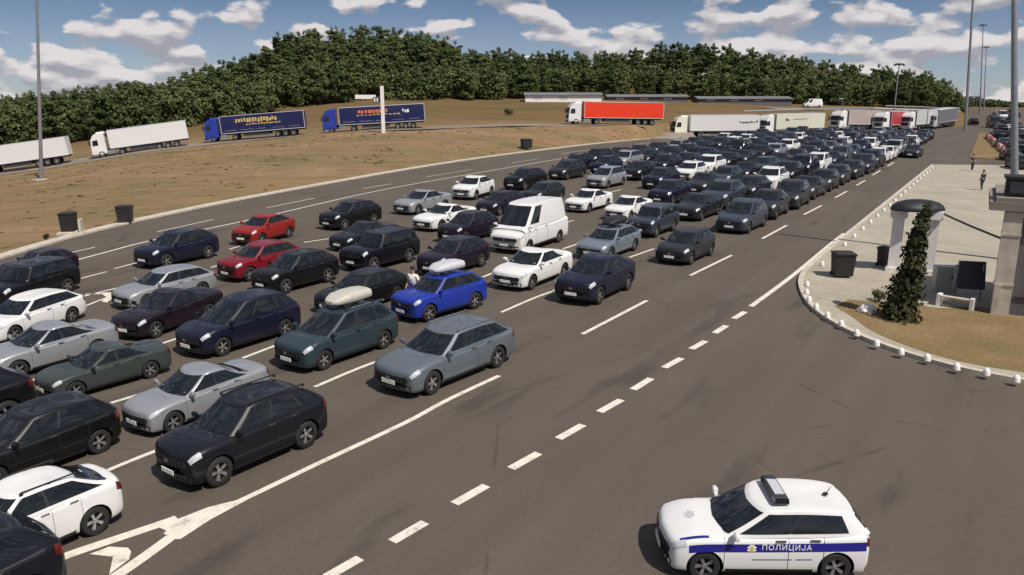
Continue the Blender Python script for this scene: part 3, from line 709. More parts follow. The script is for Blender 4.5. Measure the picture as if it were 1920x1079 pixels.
def dry_grass():
    rnd = np.random.default_rng(9); m = MB()
    for _ in range(1300):
        px = rnd.uniform(-60, 1500); py = rnd.uniform(0, 1) ** .7; a = (px - 960) / 1537
        D0 = float(np.interp(a, ka, kD)) + 1.2; D1 = float(np.interp(a, ta, tt[:, 1])) - 5
        if D1 < D0: continue
        D = D0 + (D1 - D0) * py; x = a * D; z = ground(x, D); h = rnd.uniform(.03, .08); w = rnd.uniform(.2, .55); t = rnd.uniform(0, 3.14)
        dx, dy = math.cos(t) * w, math.sin(t) * w; l = rnd.normal(size=2) * .1
        m.add([(x - dx, D - dy, z - .03), (x + dx, D + dy, z - .03), (x + dx * .7 + l[0], D + dy * .7 + l[1], z + h), (x - dx * .6 + l[0], D - dy * .6 + l[1], z + h * .8)], [(0, 1, 2, 3)])
    o = m.build('dry_grass', M['field']); tag(o, 'tufts of dry grass over the brown field', 'grass', kind='stuff')
dry_grass()

# ------------------------------------------------------------------ low buildings and barriers behind the lorries
def long_shed(px0, px1, pyb, D, h, label, wm, name='warehouse', depth=9, overhang=True):
    a, b = far_spot(px0, pyb, D), far_spot(px1, pyb, D); L = (b - a).length; rz = math.atan2(b.y - a.y, b.x - a.x); zb = min(a.z, b.z); o = empty(name, (a.x, a.y, zb), rz)
    w = MB(); w.box((L / 2, depth / 2, h / 2 - 1.0), (L, depth, h + 2.0)); w.build('wall', wm, o)
    r = MB(); r.add([(-.4, -.5, h), (L + .4, -.5, h), (L + .4, depth / 2, h + .6), (-.4, depth / 2, h + .6), (-.4, depth + .5, h), (L + .4, depth + .5, h), (-.4, -.5, h + .14), (L + .4, -.5, h + .14), (L + .4, depth / 2, h + .74), (-.4, depth / 2, h + .74), (-.4, depth + .5, h + .14), (L + .4, depth + .5, h + .14)],
        [(3, 2, 1, 0), (4, 5, 2, 3), (6, 7, 8, 9), (9, 8, 11, 10), (0, 1, 7, 6), (5, 4, 10, 11), (0, 6, 9, 3), (3, 9, 10, 4), (1, 2, 8, 7), (2, 5, 11, 8)]); r.build('roof', M['roofgrey'], o)
    for k in range(int(L // 7)):
        q = MB(); q.box((3.5 + k * 7, -.012, h * .35), (2.4, .06, h * .6)); q.build('door', M['silverbox'], o)
    return tag(o, label, 'building')
long_shed(985, 1128, 187, 226, 1.15, 'long low white shed at the wood edge behind the red lorry', M['white'])
long_shed(1140, 1290, 187, 240, .7, 'low grey roofed shed behind the red lorry trailer', M['wallgrey'])
long_shed(1310, 1485, 190, 240, .6, 'long low grey shed behind the white and cream lorries', M['wallgrey'])
def guard_rail(pts, label):
    P = [far_spot(*p) for p in pts]; o = empty('guard_rail', P[0]); m = MB(); base = P[0]
    for i in range(len(P) - 1):
        a, b = P[i] - base, P[i + 1] - base
        m.grid([[a + Vector((0, 0, .45)), b + Vector((0, 0, .45))], [a + Vector((0, -.08, .62)), b + Vector((0, -.08, .62))], [a + Vector((0, 0, .8)), b + Vector((0, 0, .8))], [a + Vector((0, .06, .8)), b + Vector((0, .06, .8))], [a + Vector((0, .06, .45)), b + Vector((0, .06, .45))]])
    m.build('rail', M['steel'], o)
    for i in range(len(P) - 1):
        for k in range(4):
            q = (P[i].lerp(P[i + 1], k / 4)) - base; t = MB(); t.box((q.x, q.y + .1, q.z + .2), (.12, .1, 1.0)); t.build('post', M['steel'], o)
    return tag(o, label, 'guard rail')
guard_rail([(1395, 214, 205), (1480, 211, 210), (1560, 208, 215), (1640, 208, 220), (1720, 211, 222), (1800, 214, 224)], 'grey guard rail along the embankment behind the beige lorries')
guard_rail([(1660, 203, 240), (1730, 205, 245), (1800, 209, 250)], 'upper guard rail under the dark right end of the wood')
mb = MB(); ribbon(mb, [far_spot(*p) for p in ((1440, 205, 225), (1560, 203, 232), (1660, 205, 236), (1800, 211, 240))], 7, .10, zf=ground); structure(mb.build('service_road', M['asphalt2']))
def barrier():
    a, b = spot(1850, 258), spot(1882, 288); d = b - a; L = d.length; o = empty('road_barrier', a, math.atan2(d.y, d.x)); n = 9
    for k in range(n):
        m = MB(); m.box((L * (k + .5) / n, 0, .42), (L / n * .92, .45, .82), taper=.75); m.build('segment', M['flag'] if k % 3 != 1 else M['concrete'], o)
    tag(o, 'faded red and pale road barrier along the grass median', 'barrier')
barrier()
def gantry():
    p = far_spot(1822, 214, 300); o = empty('sign_gantry', (p.x, p.y, ground(p.x, p.y)))
    for x in (-2.6, 2.6):
        m = MB(); m.tube((x, 0, 0), (x, 0, 6.0), .2); m.build('post', M['steel'], o)
    m = MB(); m.box((0, 0, 5.8), (5.6, .3, .4)); m.build('beam', M['steel'], o)
    for x in (-1.4, 1.3):
        m = MB(); m.box((x, -.25, 4.9), (2.0, .1, 1.4)); m.build('board', M['darksteel'], o)
    tag(o, 'small sign gantry far along the motorway beneath the masts', 'gantry')
gantry()

# ------------------------------------------------------------------ lorries
def lorry_template():
    pass
def wheel_parts(r, w, parent, x, y, z=None, side=1, spokes=5, rim_on=True, cache={}):
    key = (round(r, 3), round(w, 3), side, spokes)
    if key not in cache:
        t = MB(); t.lathe([(r * .62, w * .5), (r * .90, w * .5), (r * .985, w * .36), (r, 0), (r * .985, -w * .36), (r * .90, -w * .5), (r * .62, -w * .5), (r * .55, 0), (r * .62, w * .5)], n=26, axis='Y')
        t.lathe([(0.0, .0), (r * .64, 0.0)], n=26, axis='Y')
        me = t.mesh('wheel', [M['tyre']], 45)
        q = MB(); yo = side * w * .30
        q.lathe([(r * .68, yo + side * .02), (r * .63, yo + side * .035), (r * .58, yo - side * .02)], n=26, axis='Y')
        q.lathe([(0, yo + side * .02), (r * .15, yo + side * .015), (r * .17, yo - side * .03)], n=14, axis='Y')
        for k in range(spokes):
            a = 2 * math.pi * k / spokes; ca, sa = math.cos(a), math.sin(a); hw = r * .085
            def P(u, v, d): return (u * ca - v * sa, yo + side * d, u * sa + v * ca)
            q.add([P(.1 * r, -hw * .8, .0), P(.1 * r, hw * .8, .0), P(r * .62, hw * 1.5, .012), P(r * .62, -hw * 1.5, .012)], [(0, 1, 2, 3)] if side > 0 else [(3, 2, 1, 0)])
            q.add([P(.1 * r, -hw * .8, -.03), P(.1 * r, hw * .8, -.03), P(r * .62, hw * 1.5, -.03), P(r * .62, -hw * 1.5, -.03)], [(3, 2, 1, 0)] if side > 0 else [(0, 1, 2, 3)])
        cache[key] = (me, q.mesh('rim', [M['rim']], 40))
    me, rm = cache[key]
    o = link('wheel', me, parent, (x, y, r if z is None else z))
    if rim_on: link('rim', rm, o)
    return o
def lorry(front, rear, cab, trailer, label, marks=None, hs=1.0):
    """front / rear: ground points under the nearer side; faces from rear to front"""
    d = front - rear; d.z = 0; L = d.length; rz = math.atan2(d.y, d.x)
    o = empty('articulated_lorry', ((front.x + rear.x) / 2, (front.y + rear.y) / 2, (ground(front.x, front.y) + ground(rear.x, rear.y)) / 2 + .10), rz)
    o.rotation_euler = (0, -math.asin(max(-.2, min(.2, (ground(front.x, front.y) - ground(rear.x, rear.y)) / L))), rz)
    k = L / 16.5; W = 2.5; fx = 8.25 * k; yc = -W / 2                # local +y is the near side, so the centre line lies at -W/2
    def put(m, name, mat, par=o, sm=None):
        ob = m.build(name, mat, par, sm); return ob
    cl = 2.25 * min(1, k + .1)
    c = MB()
    prof = [(0, .55), (0.02, 1.2), (.06, 1.9), (.22, 2.9), (.42, 3.25), (.75, 3.62), (cl, 3.72), (cl, .75), (.9 * cl, .55)]
    hw = [1.20, 1.22, 1.23, 1.20, 1.16, 1.10, 1.14, 1.22, 1.22]
    n = len(prof); vs = [(fx - x, yc + w, z) for (x, z), w in zip(prof, hw)] + [(fx - x, yc - w, z) for (x, z), w in zip(prof, hw)]
    c.add(vs, [tuple(range(n)), tuple(range(2 * n - 1, n - 1, -1))] + [((i + 1) % n, i, n + i, n + (i + 1) % n) for i in range(n)])
    ob = put(c, 'cab', M['paint']); ob.color = (*cab, 1)
    g = MB(); g.add([(fx + .01, yc + 1.08, 1.98), (fx - .16, yc + 1.02, 2.82), (fx - .16, yc - 1.02, 2.82), (fx + .01, yc - 1.08, 1.98)], [(0, 1, 2, 3)]); g.v = [(x + .012, y, z) for x, y, z in g.v]
    g.add([(fx - .02, yc + 1.0, 1.90), (fx + .0, yc + 1.0, 1.86), (fx, yc - 1.0, 1.86), (fx - .02, yc - 1.0, 1.90)], [(0, 1, 2, 3)]); put(g, 'windscreen', M['glass'])
    for s in (1, -1):
        w = MB(); w.add([(fx - .30, yc + s * 1.245, 1.95), (fx - 1.15, yc + s * 1.245, 1.95), (fx - 1.15, yc + s * 1.225, 2.72), (fx - .45, yc + s * 1.225, 2.72)], [(0, 1, 2, 3) if s < 0 else (3, 2, 1, 0)]); put(w, 'side_window', M['glass'])
        w = MB(); w.box((fx + .05, yc + s * 1.36, 2.35), (.16, .22, .75)); put(w, 'mirror', M['trim'])
        w = MB(); w.box((fx + .02, yc + s * .95, .85), (.08, .42, .26)); put(w, 'headlight', M['lamp'])
    w = MB(); w.box((fx + .015, yc, 1.35), (.07, 1.6, .65)); w.box((fx + .03, yc, .50), (.10, 2.36, .26)); put(w, 'grille', M['trim'])
    w = MB(); w.box((fx - cl + .5, yc, 3.74), (1.3, 2.0, .30), taper=.8); q = put(w, 'air_deflector', M['paint']); q.color = (*cab, 1)
    t0 = fx - cl - .55
    w = MB(); w.box(((t0 - fx) / 2, yc, 2.58), (t0 + fx, 2.52, 2.72)); q = put(w, 'trailer', M['paint']); q.color = (*trailer, 1)
    w = MB(); w.box(((t0 - fx) / 2, yc, 3.955), (t0 + fx + .02, 2.54, .05)); w.box(((t0 - fx) / 2, yc + 1.262, 1.20), (t0 + fx + .02, .03, .10)); 
    for e in (t0 + .0, -fx + .0): w.box((e, yc + 1.265, 2.56), (.09, .04, 2.7))
    put(w, 'trailer_frame', M['silverbox'])
    w = MB(); w.box((-.6, yc, 1.05), (2 * fx - 1.4, .95, .30)); w.box((fx - 1.6, yc, .72), (2.4, 2.1, .22)); put(w, 'chassis', M['trim'])
    w = MB(); w.box((-.2 * k, yc + 1.05, .78), (4.4 * k, .05, .50)); w.box((-.2 * k, yc - 1.05, .78), (4.4 * k, .05, .50)); put(w, 'side_guard', M['darksteel'])
    w = MB(); w.box((fx - 3.1 * k, yc + .95, .72), (1.1, .5, .55)); put(w, 'fuel_tank', M['steel'])
    for x in (fx - 1.35, fx - 4.9 * k, -fx + 4.6, -fx + 3.3, -fx + 2.0):
        for s in (1, -1): wheel_parts(.5, .34, o, x, yc + s * 1.06, side=s, spokes=8)
    if marks: marks(o, t0, fx, yc + 1.275)
    return tag(o, label, 'lorry', 'lorries queuing on the road behind the field')
def scribble(mat, x0, x1, z0, h, n, seed, wob=.0):
    def f(o, t0, fx, y):
        r = random.Random(seed); m = MB(); Lq = t0 + fx
        for i in range(n):
            a = t0 - Lq * (x0 + (x1 - x0) * (i + .1) / n); b = t0 - Lq * (x0 + (x1 - x0) * (i + .1 + r.uniform(.55, .85)) / n); zz = z0 + r.uniform(-wob, wob); hh = h * r.uniform(.6, 1)
            m.box(((a + b) / 2, y, zz), (abs(a - b), .02, hh))
        m.build('side_marking', mat, o)
    return f
def both(*fs):
    def f(*a):
        for q in fs: q(*a)
    return f
WHT, NAV, BLU = (.66, .65, .64), (.011, .015, .075), (.014, .036, .28)
def tp(px, py, D): return far_spot(px, py, D)
def lorry_at(px0, py0, D0, px1, py1, D1, *a, **k):
    f, r = tp(px0, py0, D0), tp(px1, py1, D1); return lorry(f, r, *a, **k)
lorry_at(-72, 330, 122, 134, 301, 126, WHT, WHT, 'white lorry on the left border with its cab out of the picture')
lorry_at(174, 291, 126, 357, 265, 131, WHT, WHT, 'plain white lorry with white cab left of the navy lorries')
lorry_at(385, 263, 134.5, 574, 250, 136, BLU, NAV, 'navy lorry with blue cab and yellow lettering on its trailer', marks=both(scribble(M['yellow'], .18, .68, 3.1, .75, 15, 3, .1), scribble(M['yellow'], .30, .72, 2.45, .22, 12, 4, .05), scribble(M['steel'], .02, .98, 1.62, .09, 5, 5)))
lorry_at(606, 246, 135, 798, 238, 137, BLU, NAV, 'navy lorry with blue cab and orange and white lettering, behind the sign post', marks=both(scribble(M['orange'], .22, .58, 3.15, .60, 9, 6, .05), scribble(M['yellow'], .20, .72, 2.6, .20, 11, 7, .05), scribble(M['white'], .74, .82, 3.0, .6, 3, 8, .1), scribble(M['steel'], .02, .98, 1.62, .09, 5, 5)))
lorry_at(1066, 232, 144, 1243, 231, 146.5, WHT, (.72, .045, .014), 'lorry with white cab and bright red trailer', marks=scribble(M['yellow'], 0, 1.0, 3.9, .07, 1, 1))
lorry_at(1266, 236, 146.5, 1424, 238, 148, (.72, .71, .58), WHT, 'white lorry with long white trailer and cream cab, right of the red lorry', marks=scribble(M['trim'], .70, .98, 2.75, .30, 7, 9, .12))
lorry_at(1436, 239, 151, 1545, 241, 160, WHT, (.58, .57, .47), 'lorry with cream trailer bearing a small dark emblem', marks=both(scribble(M['trim'], .18, .26, 2.9, .55, 2, 12, .1), scribble(M['wallgrey'], .34, .62, 2.95, .22, 8, 13, .04)))
lorry_at(1573, 243, 165, 1660, 243, 173, WHT, (.36, .31, .29), 'lorry with white cab and beige grey trailer')
lorry_at(1655, 244, 168, 1728, 243, 176, WHT, (.36, .05, .06), 'lorry with white cab and dark red trailer')
lorry_at(1706, 243, 170, 1765, 241, 181, WHT, (.50, .50, .50), 'lorry with white cab and pale grey trailer behind the dark red trailer')
lorry_at(1751, 241, 176, 1794, 237, 188, (.45, .46, .48), (.13, .13, .15), 'lorry with grey cab and dark trailer at the far right end of the row')

# ------------------------------------------------------------------ cars
def cat_eval(P, t):
    n = len(P); t = min(max(t, 0.0), n - 1 - 1e-9); i = int(t); f = t - i
    g = lambda k: P[k] if 0 <= k < n else (2 * P[0] - P[1] if k < 0 else 2 * P[-1] - P[-2])
    a, b, c, d = g(i - 1), g(i), g(i + 1), g(i + 2)
    return 0.5 * (2 * b + (c - a) * f + (2 * a - 5 * b + 4 * c - d) * f * f + (3 * b - a - 3 * c + d) * f ** 3)

class CarShape:
    """a car body as a smooth sheet B(i, j) and a glasshouse G(u, v); x runs forward, y to the car's left"""
    def __init__(s, L, W, H, wb, fo, r, hood, belt, cowl, rf, rr, br, deck=None, zb=.19, roofw=.72, rake=.0, flat=False, boxy=0.0):
        s.__dict__.update(locals()); h0 = hood; dk = belt + .085 if deck is None else deck
        b = boxy
        st = [(0, zb + .13, h0 - .20, .80 + .1 * b), (.03, zb + .05, h0 - .09, .885 + .06 * b), (.13, zb + .015, h0 - .01, .945 + .03 * b), (.42, zb, h0 + .065, .985), (.42 + (cowl - .42) * .5, zb, h0 + .065 + (belt - h0 - .065) * .6, 1.0), (cowl, zb, belt - .015, 1.0),
              (rf, zb, belt, 1.0), ((rf + rr) / 2, zb, belt + .030, 1.0), (rr, zb, belt + .075, 1.0), (max(L - .46, rr + .12), zb, dk, .985), (L - .15, zb + .04, dk - .03, .94 + .03 * b), (L - .035, zb + .10, dk - .13, .88 + .05 * b), (L, zb + .2, dk - .26, .78 + .08 * b)]
        st = sorted(st, key=lambda q: q[0]); s.xs = np.array([q[0] for q in st])
        A = []
        for x, z0, z1, w in st:
            h = z1 - z0; w = w * W / 2; X = L / 2 - x; cr = .035 if x < cowl or x > br - .3 else .0
            A.append([(X, 0, z0), (X, .78 * w, z0), (X, .955 * w, z0 + .07 * h), (X, 1.0 * w, z0 + .42 * h), (X, .985 * w, z0 + .73 * h), (X, .93 * w, z0 + .94 * h), (X, .62 * w, z1 + cr * .6), (X, 0, z1 + cr)])
        s.A = np.array(A, float)
        for k, w in ((0, 1.0), (1, .95), (2, .8), (3, .35)): s.A[k, :, 0] -= (.20 - .10 * b) * w * (s.A[k, :, 1] / (W / 2)) ** 2
        for k, w in ((-1, 1.0), (-2, .95), (-3, .7)): s.A[k, :, 0] += (.14 - .08 * b) * w * (s.A[k, :, 1] / (W / 2)) ** 2
    def ix(s, x): return float(np.interp(x, s.xs, np.arange(len(s.xs))))
    def B(s, i, j): return cat_eval(cat_eval(s.A, i), j)
    def G(s, u, v):
        xf = s.cowl + (s.rf - s.cowl) * v; xr = s.br + (s.rr - s.br) * (v ** 1.15 if s.deck is None else v)
        hw = s.W / 2 * (.945 + (s.roofw - .945) * v ** 1.25)
        P = np.array([(xf, 0), (xf + .07, .52), (xf + .26, .915), ((xf + xr) / 2 - .1, 1.0), (xr - .20, .93), (xr - .05, .55), (xr, 0)])
        x, y = cat_eval(P, abs(u)); y *= hw * (1 if u >= 0 else -1)
        q = (x - s.cowl) / (s.br - s.cowl); zb = (s.belt - .06) + q * ((s.deck if s.deck else s.belt + .095) - s.belt)
        mid = (s.rf + s.rr) / 2 - .1; hf = (s.rr - s.rf) / 2 + .1; zt = s.H - .03 - (.085 - .05 * s.boxy) * min(1.5, abs((x - mid) / hf)) ** 2
        return np.array((s.L / 2 - x, y, zb + (zt - zb) * v))
    def patch(s, fn, us, vs, off, mb, mat=0):
        rows = []
        for u in us:
            row = []
            for v in vs:
                e = 1e-3; p = fn(u, v); du = fn(u + e, v) - fn(u - e, v); dv = fn(u, v + e) - fn(u, v - e); n = np.cross(du, dv); l = np.linalg.norm(n)
                n = n / l if l > 1e-12 else np.array((0, 0, 1.0))
                c = np.array((0, 0, .6)); n = n if np.dot(n, p - c) > 0 else -n
                row.append(p + n * off)
            rows.append(row)
        a, b, c = rows[0][0], rows[-1][0], rows[0][-1]
        fl = np.dot(np.cross(np.array(b) - a, np.array(c) - a), np.array(a) - np.array((0, 0, .6))) < 0
        mb.grid(rows, mat, flip=not fl if False else (not fl))
    def body_mesh(s, name):
        I = np.concatenate([np.linspace(k, k + 1, 5)[:-1] for k in range(len(s.xs) - 1)] + [[len(s.xs) - 1]]); J = np.linspace(0, 7, 29); m = len(J)
        vs, fs = [], []; ring = 2 * m - 2
        for i in I:
            col = cat_eval(s.A, i); h = [cat_eval(col, j) for j in J]
            h[0][1] = 0; h[-1][1] = 0
            vs += [tuple(p) for p in h] + [(p[0], -p[1], p[2]) for p in h[-2:0:-1]]
        for a in range(len(I) - 1):
            for k in range(ring):
                k2 = (k + 1) % ring; fs.append((a * ring + k, (a + 1) * ring + k, (a + 1) * ring + k2, a * ring + k2))
        for a, rev in ((0, False), (len(I) - 1, True)):
            o = a * ring
            for k in range(m - 1):
                q = [o + k, o + k + 1, o + (ring - k - 1) % ring if k + 1 < m - 1 else o + k + 1, o + (ring - k) % ring]
                q = list(dict.fromkeys(q)); fs.append(tuple(q[::-1] if rev else q))
        me = bpy.data.meshes.new(name); me.from_pydata(vs, [], fs)
        for mt in (M['paint'], M['trim']): me.materials.append(mt)
        bm = bmesh.new(); bm.from_mesh(me); bmesh.ops.recalc_face_normals(bm, faces=bm.faces); bm.to_mesh(me); bm.free()
        ob = bpy.data.objects.new('tmp', me); COL.objects.link(ob)
        cb = MB(); rw = s.r * 1.15
        for X in (s.L / 2 - s.fo, s.L / 2 - s.fo - s.wb):
            for y in (1, -1): cb.tube((X, y * (s.W / 2 - .30), s.r * 1.02), (X, y * (s.W / 2 + .3), s.r * 1.02), rw, n=28, mat=1)
        cm = cb.mesh('cut', [M['paint'], M['trim']]); bm = bmesh.new(); bm.from_mesh(cm); bmesh.ops.recalc_face_normals(bm, faces=bm.faces); bm.to_mesh(cm); bm.free(); co = bpy.data.objects.new('cut', cm); COL.objects.link(co)
        md = ob.modifiers.new('b', 'BOOLEAN'); md.operation = 'DIFFERENCE'; md.object = co; md.solver = 'MANIFOLD'
        dg = bpy.context.evaluated_depsgraph_get(); res = bpy.data.meshes.new_from_object(ob.evaluated_get(dg)); res.name = name
        bpy.data.objects.remove(ob); bpy.data.objects.remove(co)
        # glasshouse shell, roof and shut lines go into the same body
        g = MB(); us = np.linspace(-6, 6, 73)[:-1]; rows = [[s.G(u, v) for u in us] for v in (0, .2, .5, .8, .93, 1.0)]
        top = rows[-1]; c = np.mean(top, axis=0)
        for f, dz in ((.965, .014), (.86, .026), (.6, .040), (.3, .046)): rows.append([np.array((c[0] + (p[0] - c[0]) * f, p[1] * f, c[2] + (p[2] - c[2]) * f + dz)) for p in top])
        nU = len(us); vv = [tuple(p) for r_ in rows for p in r_] + [(c[0], 0, c[2] + .048)]
        ff = [(a * nU + k, (a + 1) * nU + k, (a + 1) * nU + (k + 1) % nU, a * nU + (k + 1) % nU) for a in range(len(rows) - 1) for k in range(nU)]
        ff += [((len(rows) - 1) * nU + k, len(vv) - 1, (len(rows) - 1) * nU + (k + 1) % nU) for k in range(nU)]
        g.add(vv, ff, 0)
        for x in s.doors:
            i = s.ix(x)
            for sy in (1, -1):
                fn = (lambda a, b: s.B(a, b)) if sy > 0 else (lambda a, b: s.B(a, b) * np.array((1, -1, 1)))
                s.patch(fn, [i - .006, i + .006], np.linspace(2.1, 5.3, 10), .003, g, 1)
        i0, i1 = s.ix(s.fo + s.r + .14), s.ix(s.fo + s.wb - s.r - .14)
        for sy in (1, -1):
            fn = (lambda a, b: s.B(a, b)) if sy > 0 else (lambda a, b: s.B(a, b) * np.array((1, -1, 1)))
            s.patch(fn, np.linspace(i0, i1, 8), [1.3, 1.7, 2.0, 2.25], .006, g, 1)
        gm = g.mesh('gh', [M['paint'], M['trim']])
        bm = bmesh.new(); bm.from_mesh(res); bm.from_mesh(gm)
        bmesh.ops.recalc_face_normals(bm, faces=[f for f in bm.faces])
        bm.to_mesh(res); bm.free()
        res.polygons.foreach_set('use_smooth', [True] * len(res.polygons)); res.set_sharp_from_angle(angle=R(38)); res.update()
        return res
    def parts(s, key):
        """list of (part name, mesh, location, sub-parts)"""
        out = []; X0 = s.L / 2
        def P(name, mb, mats, sm=40): out.append((name, mb.mesh(name, mats if isinstance(mats, list) else [mats], sm), (0, 0, 0), []))
        mb = MB()
        if len(s.side) > 1:
            for sy in (1, -1): s.patch((lambda u, v: s.G(sy * u, v)), np.linspace(2.10, s.side[-1][1], 14), np.linspace(.17, .90, 6), .004, mb)
            P('pillar_trim', mb, M['trim'])
        mb = MB(); s.patch(s.G, np.linspace(-1.82, 1.82, 17), np.linspace(.13, .93, 6), .008, mb); P('windscreen', mb, M['glass'])
        mb = MB()
        s.patch(s.G, np.linspace(4.25, 6, 7), np.linspace(.30 if s.deck is None else .2, .93, 6), .008, mb); s.patch(s.G, np.linspace(-6, -4.25, 7), np.linspace(.30 if s.deck is None else .2, .93, 6), .008, mb)
        P('rear_window', mb, M['glass'])
        for sy in (1, -1):
            for u0, u1 in s.side:
                mb = MB(); vs = np.linspace(.17, .90, 6); us = np.linspace(u0, u1, 8)
                fn = (lambda u, v: s.G(sy * u, v)); s.patch(fn, us, vs, .008, mb); P('side_window', mb, M['glass'])
            fn = (lambda a, b: s.B(a, b) * np.array((1, sy, 1)))
            mb = MB(); s.patch(fn, np.linspace(.6, 2.7, 8), np.linspace(4.35, 5.2, 5), .010, mb); P('headlight', mb, M['lamp'])
            n = len(s.xs) - 1
            mb = MB(); s.patch(fn, np.linspace(n - 2.3, n - .8, 6), np.linspace(4.0, 5.0, 5), .010, mb); P('tail_light', mb, M['tail'])
            mb = MB(); xm = X0 - s.cowl - .38; ym = sy * (s.W / 2 + .07); z = s.belt + .07
            mb.lathe([(0, -.11), (.06, -.10), (.085, -.03), (.085, .05), (.06, .10), (0, .11)], (0, 0, 0), 12, 'Y'); mb.v = [(x * .8 + xm, y + ym, zz * .95 + z) for x, y, zz in mb.v]; mb.box((xm, sy * (s.W / 2 - .03), z - .05), (.07, .14, .05))
            P('mirror', mb, M['paint'])
            for X in (X0 - s.fo, X0 - s.fo - s.wb): out.append(('wheel', None, (X, sy * (s.W / 2 - .13), s.r), sy))
        for sy in (1, -1):
            fn = (lambda a, b: s.B(a, b) * np.array((1, sy, 1)))
            for x in s.doors[1:]:
                mb = MB(); p = s.B(s.ix(x - .16), 4.75); mb.box((p[0], sy * (p[1] + .018), p[2]), (.20, .03, .03)); P('door_handle', mb, M['chrome'], None)
        mb = MB(); zt = s.hood - .20
        for q in np.linspace(-1, 1, 9):                              # grille and lower intake follow the curved nose
            for z, hw, hh in ((zt - .06, .30, .17),):
                y = q * s.W * hw; mb.box((X0 - (.20 - .10 * s.boxy) * (y / (s.W / 2)) ** 2 - .02 - (.03 if z < .5 else 0), y, z), (.07, s.W * hw * .26, hh), taper=1)
        P('grille', mb, M['trim'], None)
        mb = MB(); hw = .36
        for q in np.linspace(-1, 1, 9):
            y = q * s.W * hw; mb.box((X0 - (.20 - .10 * s.boxy) * (y / (s.W / 2)) ** 2 - .05, y, s.zb + .15), (.07, s.W * hw * .26, .12))
        P('lower_intake', mb, M['trim'], None)
        mb = MB(); mb.box((X0 + .016, 0, zt - .05), (.03, .14, .09)); P('badge', mb, M['chrome'], None)
        mb = MB(); mb.box((X0 + .022, 0, s.zb + .255), (.02, .52, .115)); P('number_plate', mb, M['plate'], None)
        return out
SPEC = {
    'sedan': dict(L=4.70, W=1.82, H=1.46, wb=2.82, fo=.84, r=.335, hood=.82, belt=.97, cowl=1.12, rf=2.00, rr=3.10, br=4.15, deck=1.06),
    'coupe': dict(L=4.66, W=1.83, H=1.42, wb=2.80, fo=.86, r=.34, hood=.79, belt=.95, cowl=1.22, rf=2.10, rr=2.95, br=4.30, deck=1.02),
    'hatch': dict(L=4.25, W=1.79, H=1.49, wb=2.65, fo=.80, r=.325, hood=.85, belt=.98, cowl=.95, rf=1.76, rr=3.70, br=4.16),
    'patrol': dict(L=4.25, W=1.80, H=1.51, wb=2.65, fo=.80, r=.325, hood=.86, belt=.99, cowl=1.00, rf=1.86, rr=3.90, br=4.19, roofw=.79),
    'city': dict(L=3.85, W=1.72, H=1.53, wb=2.46, fo=.72, r=.31, hood=.90, belt=1.00, cowl=.78, rf=1.50, rr=3.30, br=3.76),
    'wagon': dict(L=4.82, W=1.85, H=1.48, wb=2.90, fo=.88, r=.34, hood=.81, belt=.97, cowl=1.14, rf=2.00, rr=4.08, br=4.70),
    'suv': dict(L=4.58, W=1.88, H=1.70, wb=2.76, fo=.86, r=.38, hood=1.02, belt=1.14, cowl=1.08, rf=1.82, rr=3.85, br=4.46, zb=.24, roofw=.72),
    'cross': dict(L=4.40, W=1.84, H=1.60, wb=2.66, fo=.84, r=.36, hood=.95, belt=1.10, cowl=1.02, rf=1.80, rr=3.35, br=4.28, zb=.23, roofw=.70),
    'boxy': dict(L=4.55, W=1.90, H=1.82, wb=2.75, fo=.82, r=.40, hood=1.12, belt=1.20, cowl=1.25, rf=1.66, rr=4.22, br=4.46, zb=.28, roofw=.82, boxy=1.0),
    'mpv': dict(L=4.58, W=1.84, H=1.68, wb=2.76, fo=.88, r=.335, hood=.90, belt=1.05, cowl=.86, rf=1.92, rr=3.95, br=4.45, roofw=.72),
    'van': dict(L=5.50, W=2.05, H=2.52, wb=3.45, fo=.95, r=.35, hood=1.04, belt=1.32, cowl=.56, rf=1.62, rr=5.22, br=5.44, zb=.25, roofw=.80, boxy=.55),
}
SIDES = {'patrol': [(2.12, 2.93), (2.98, 3.74)], 'sedan': [(2.14, 2.93), (3.0, 3.88)], 'coupe': [(2.14, 3.05), (3.12, 3.86)], 'hatch': [(2.12, 2.93), (2.99, 3.86)], 'city': [(2.12, 2.96), (3.02, 3.84)], 'wagon': [(2.12, 2.80), (2.86, 3.42), (3.47, 3.94)],
         'suv': [(2.12, 2.86), (2.92, 3.50), (3.56, 3.92)], 'cross': [(2.12, 2.92), (2.98, 3.86)], 'boxy': [(2.14, 2.84), (2.90, 3.48), (3.54, 3.92)], 'mpv': [(2.10, 2.72), (2.78, 3.42), (3.48, 3.92)], 'van': [(2.14, 2.58)]}
KIND = {'patrol': 'hatchback', 'sedan': 'sedan', 'coupe': 'coupe', 'hatch': 'hatchback', 'city': 'small hatchback', 'wagon': 'estate car', 'suv': 'SUV', 'cross': 'crossover', 'boxy': 'boxy off-roader', 'mpv': 'minivan', 'van': 'panel van'}
LIB = {}
def lib(t):
    if t not in LIB:
        s = CarShape(**SPEC[t]); s.side = SIDES[t]
        s.doors = [s.cowl + .22, (s.cowl + s.br) / 2 - .12, s.fo + s.wb - .30] if t != 'van' else [s.cowl + .35, 1.75, 2.95]
        LIB[t] = (s, s.body_mesh('body'), s.parts(t))
    return LIB[t]
FARLIB = {}
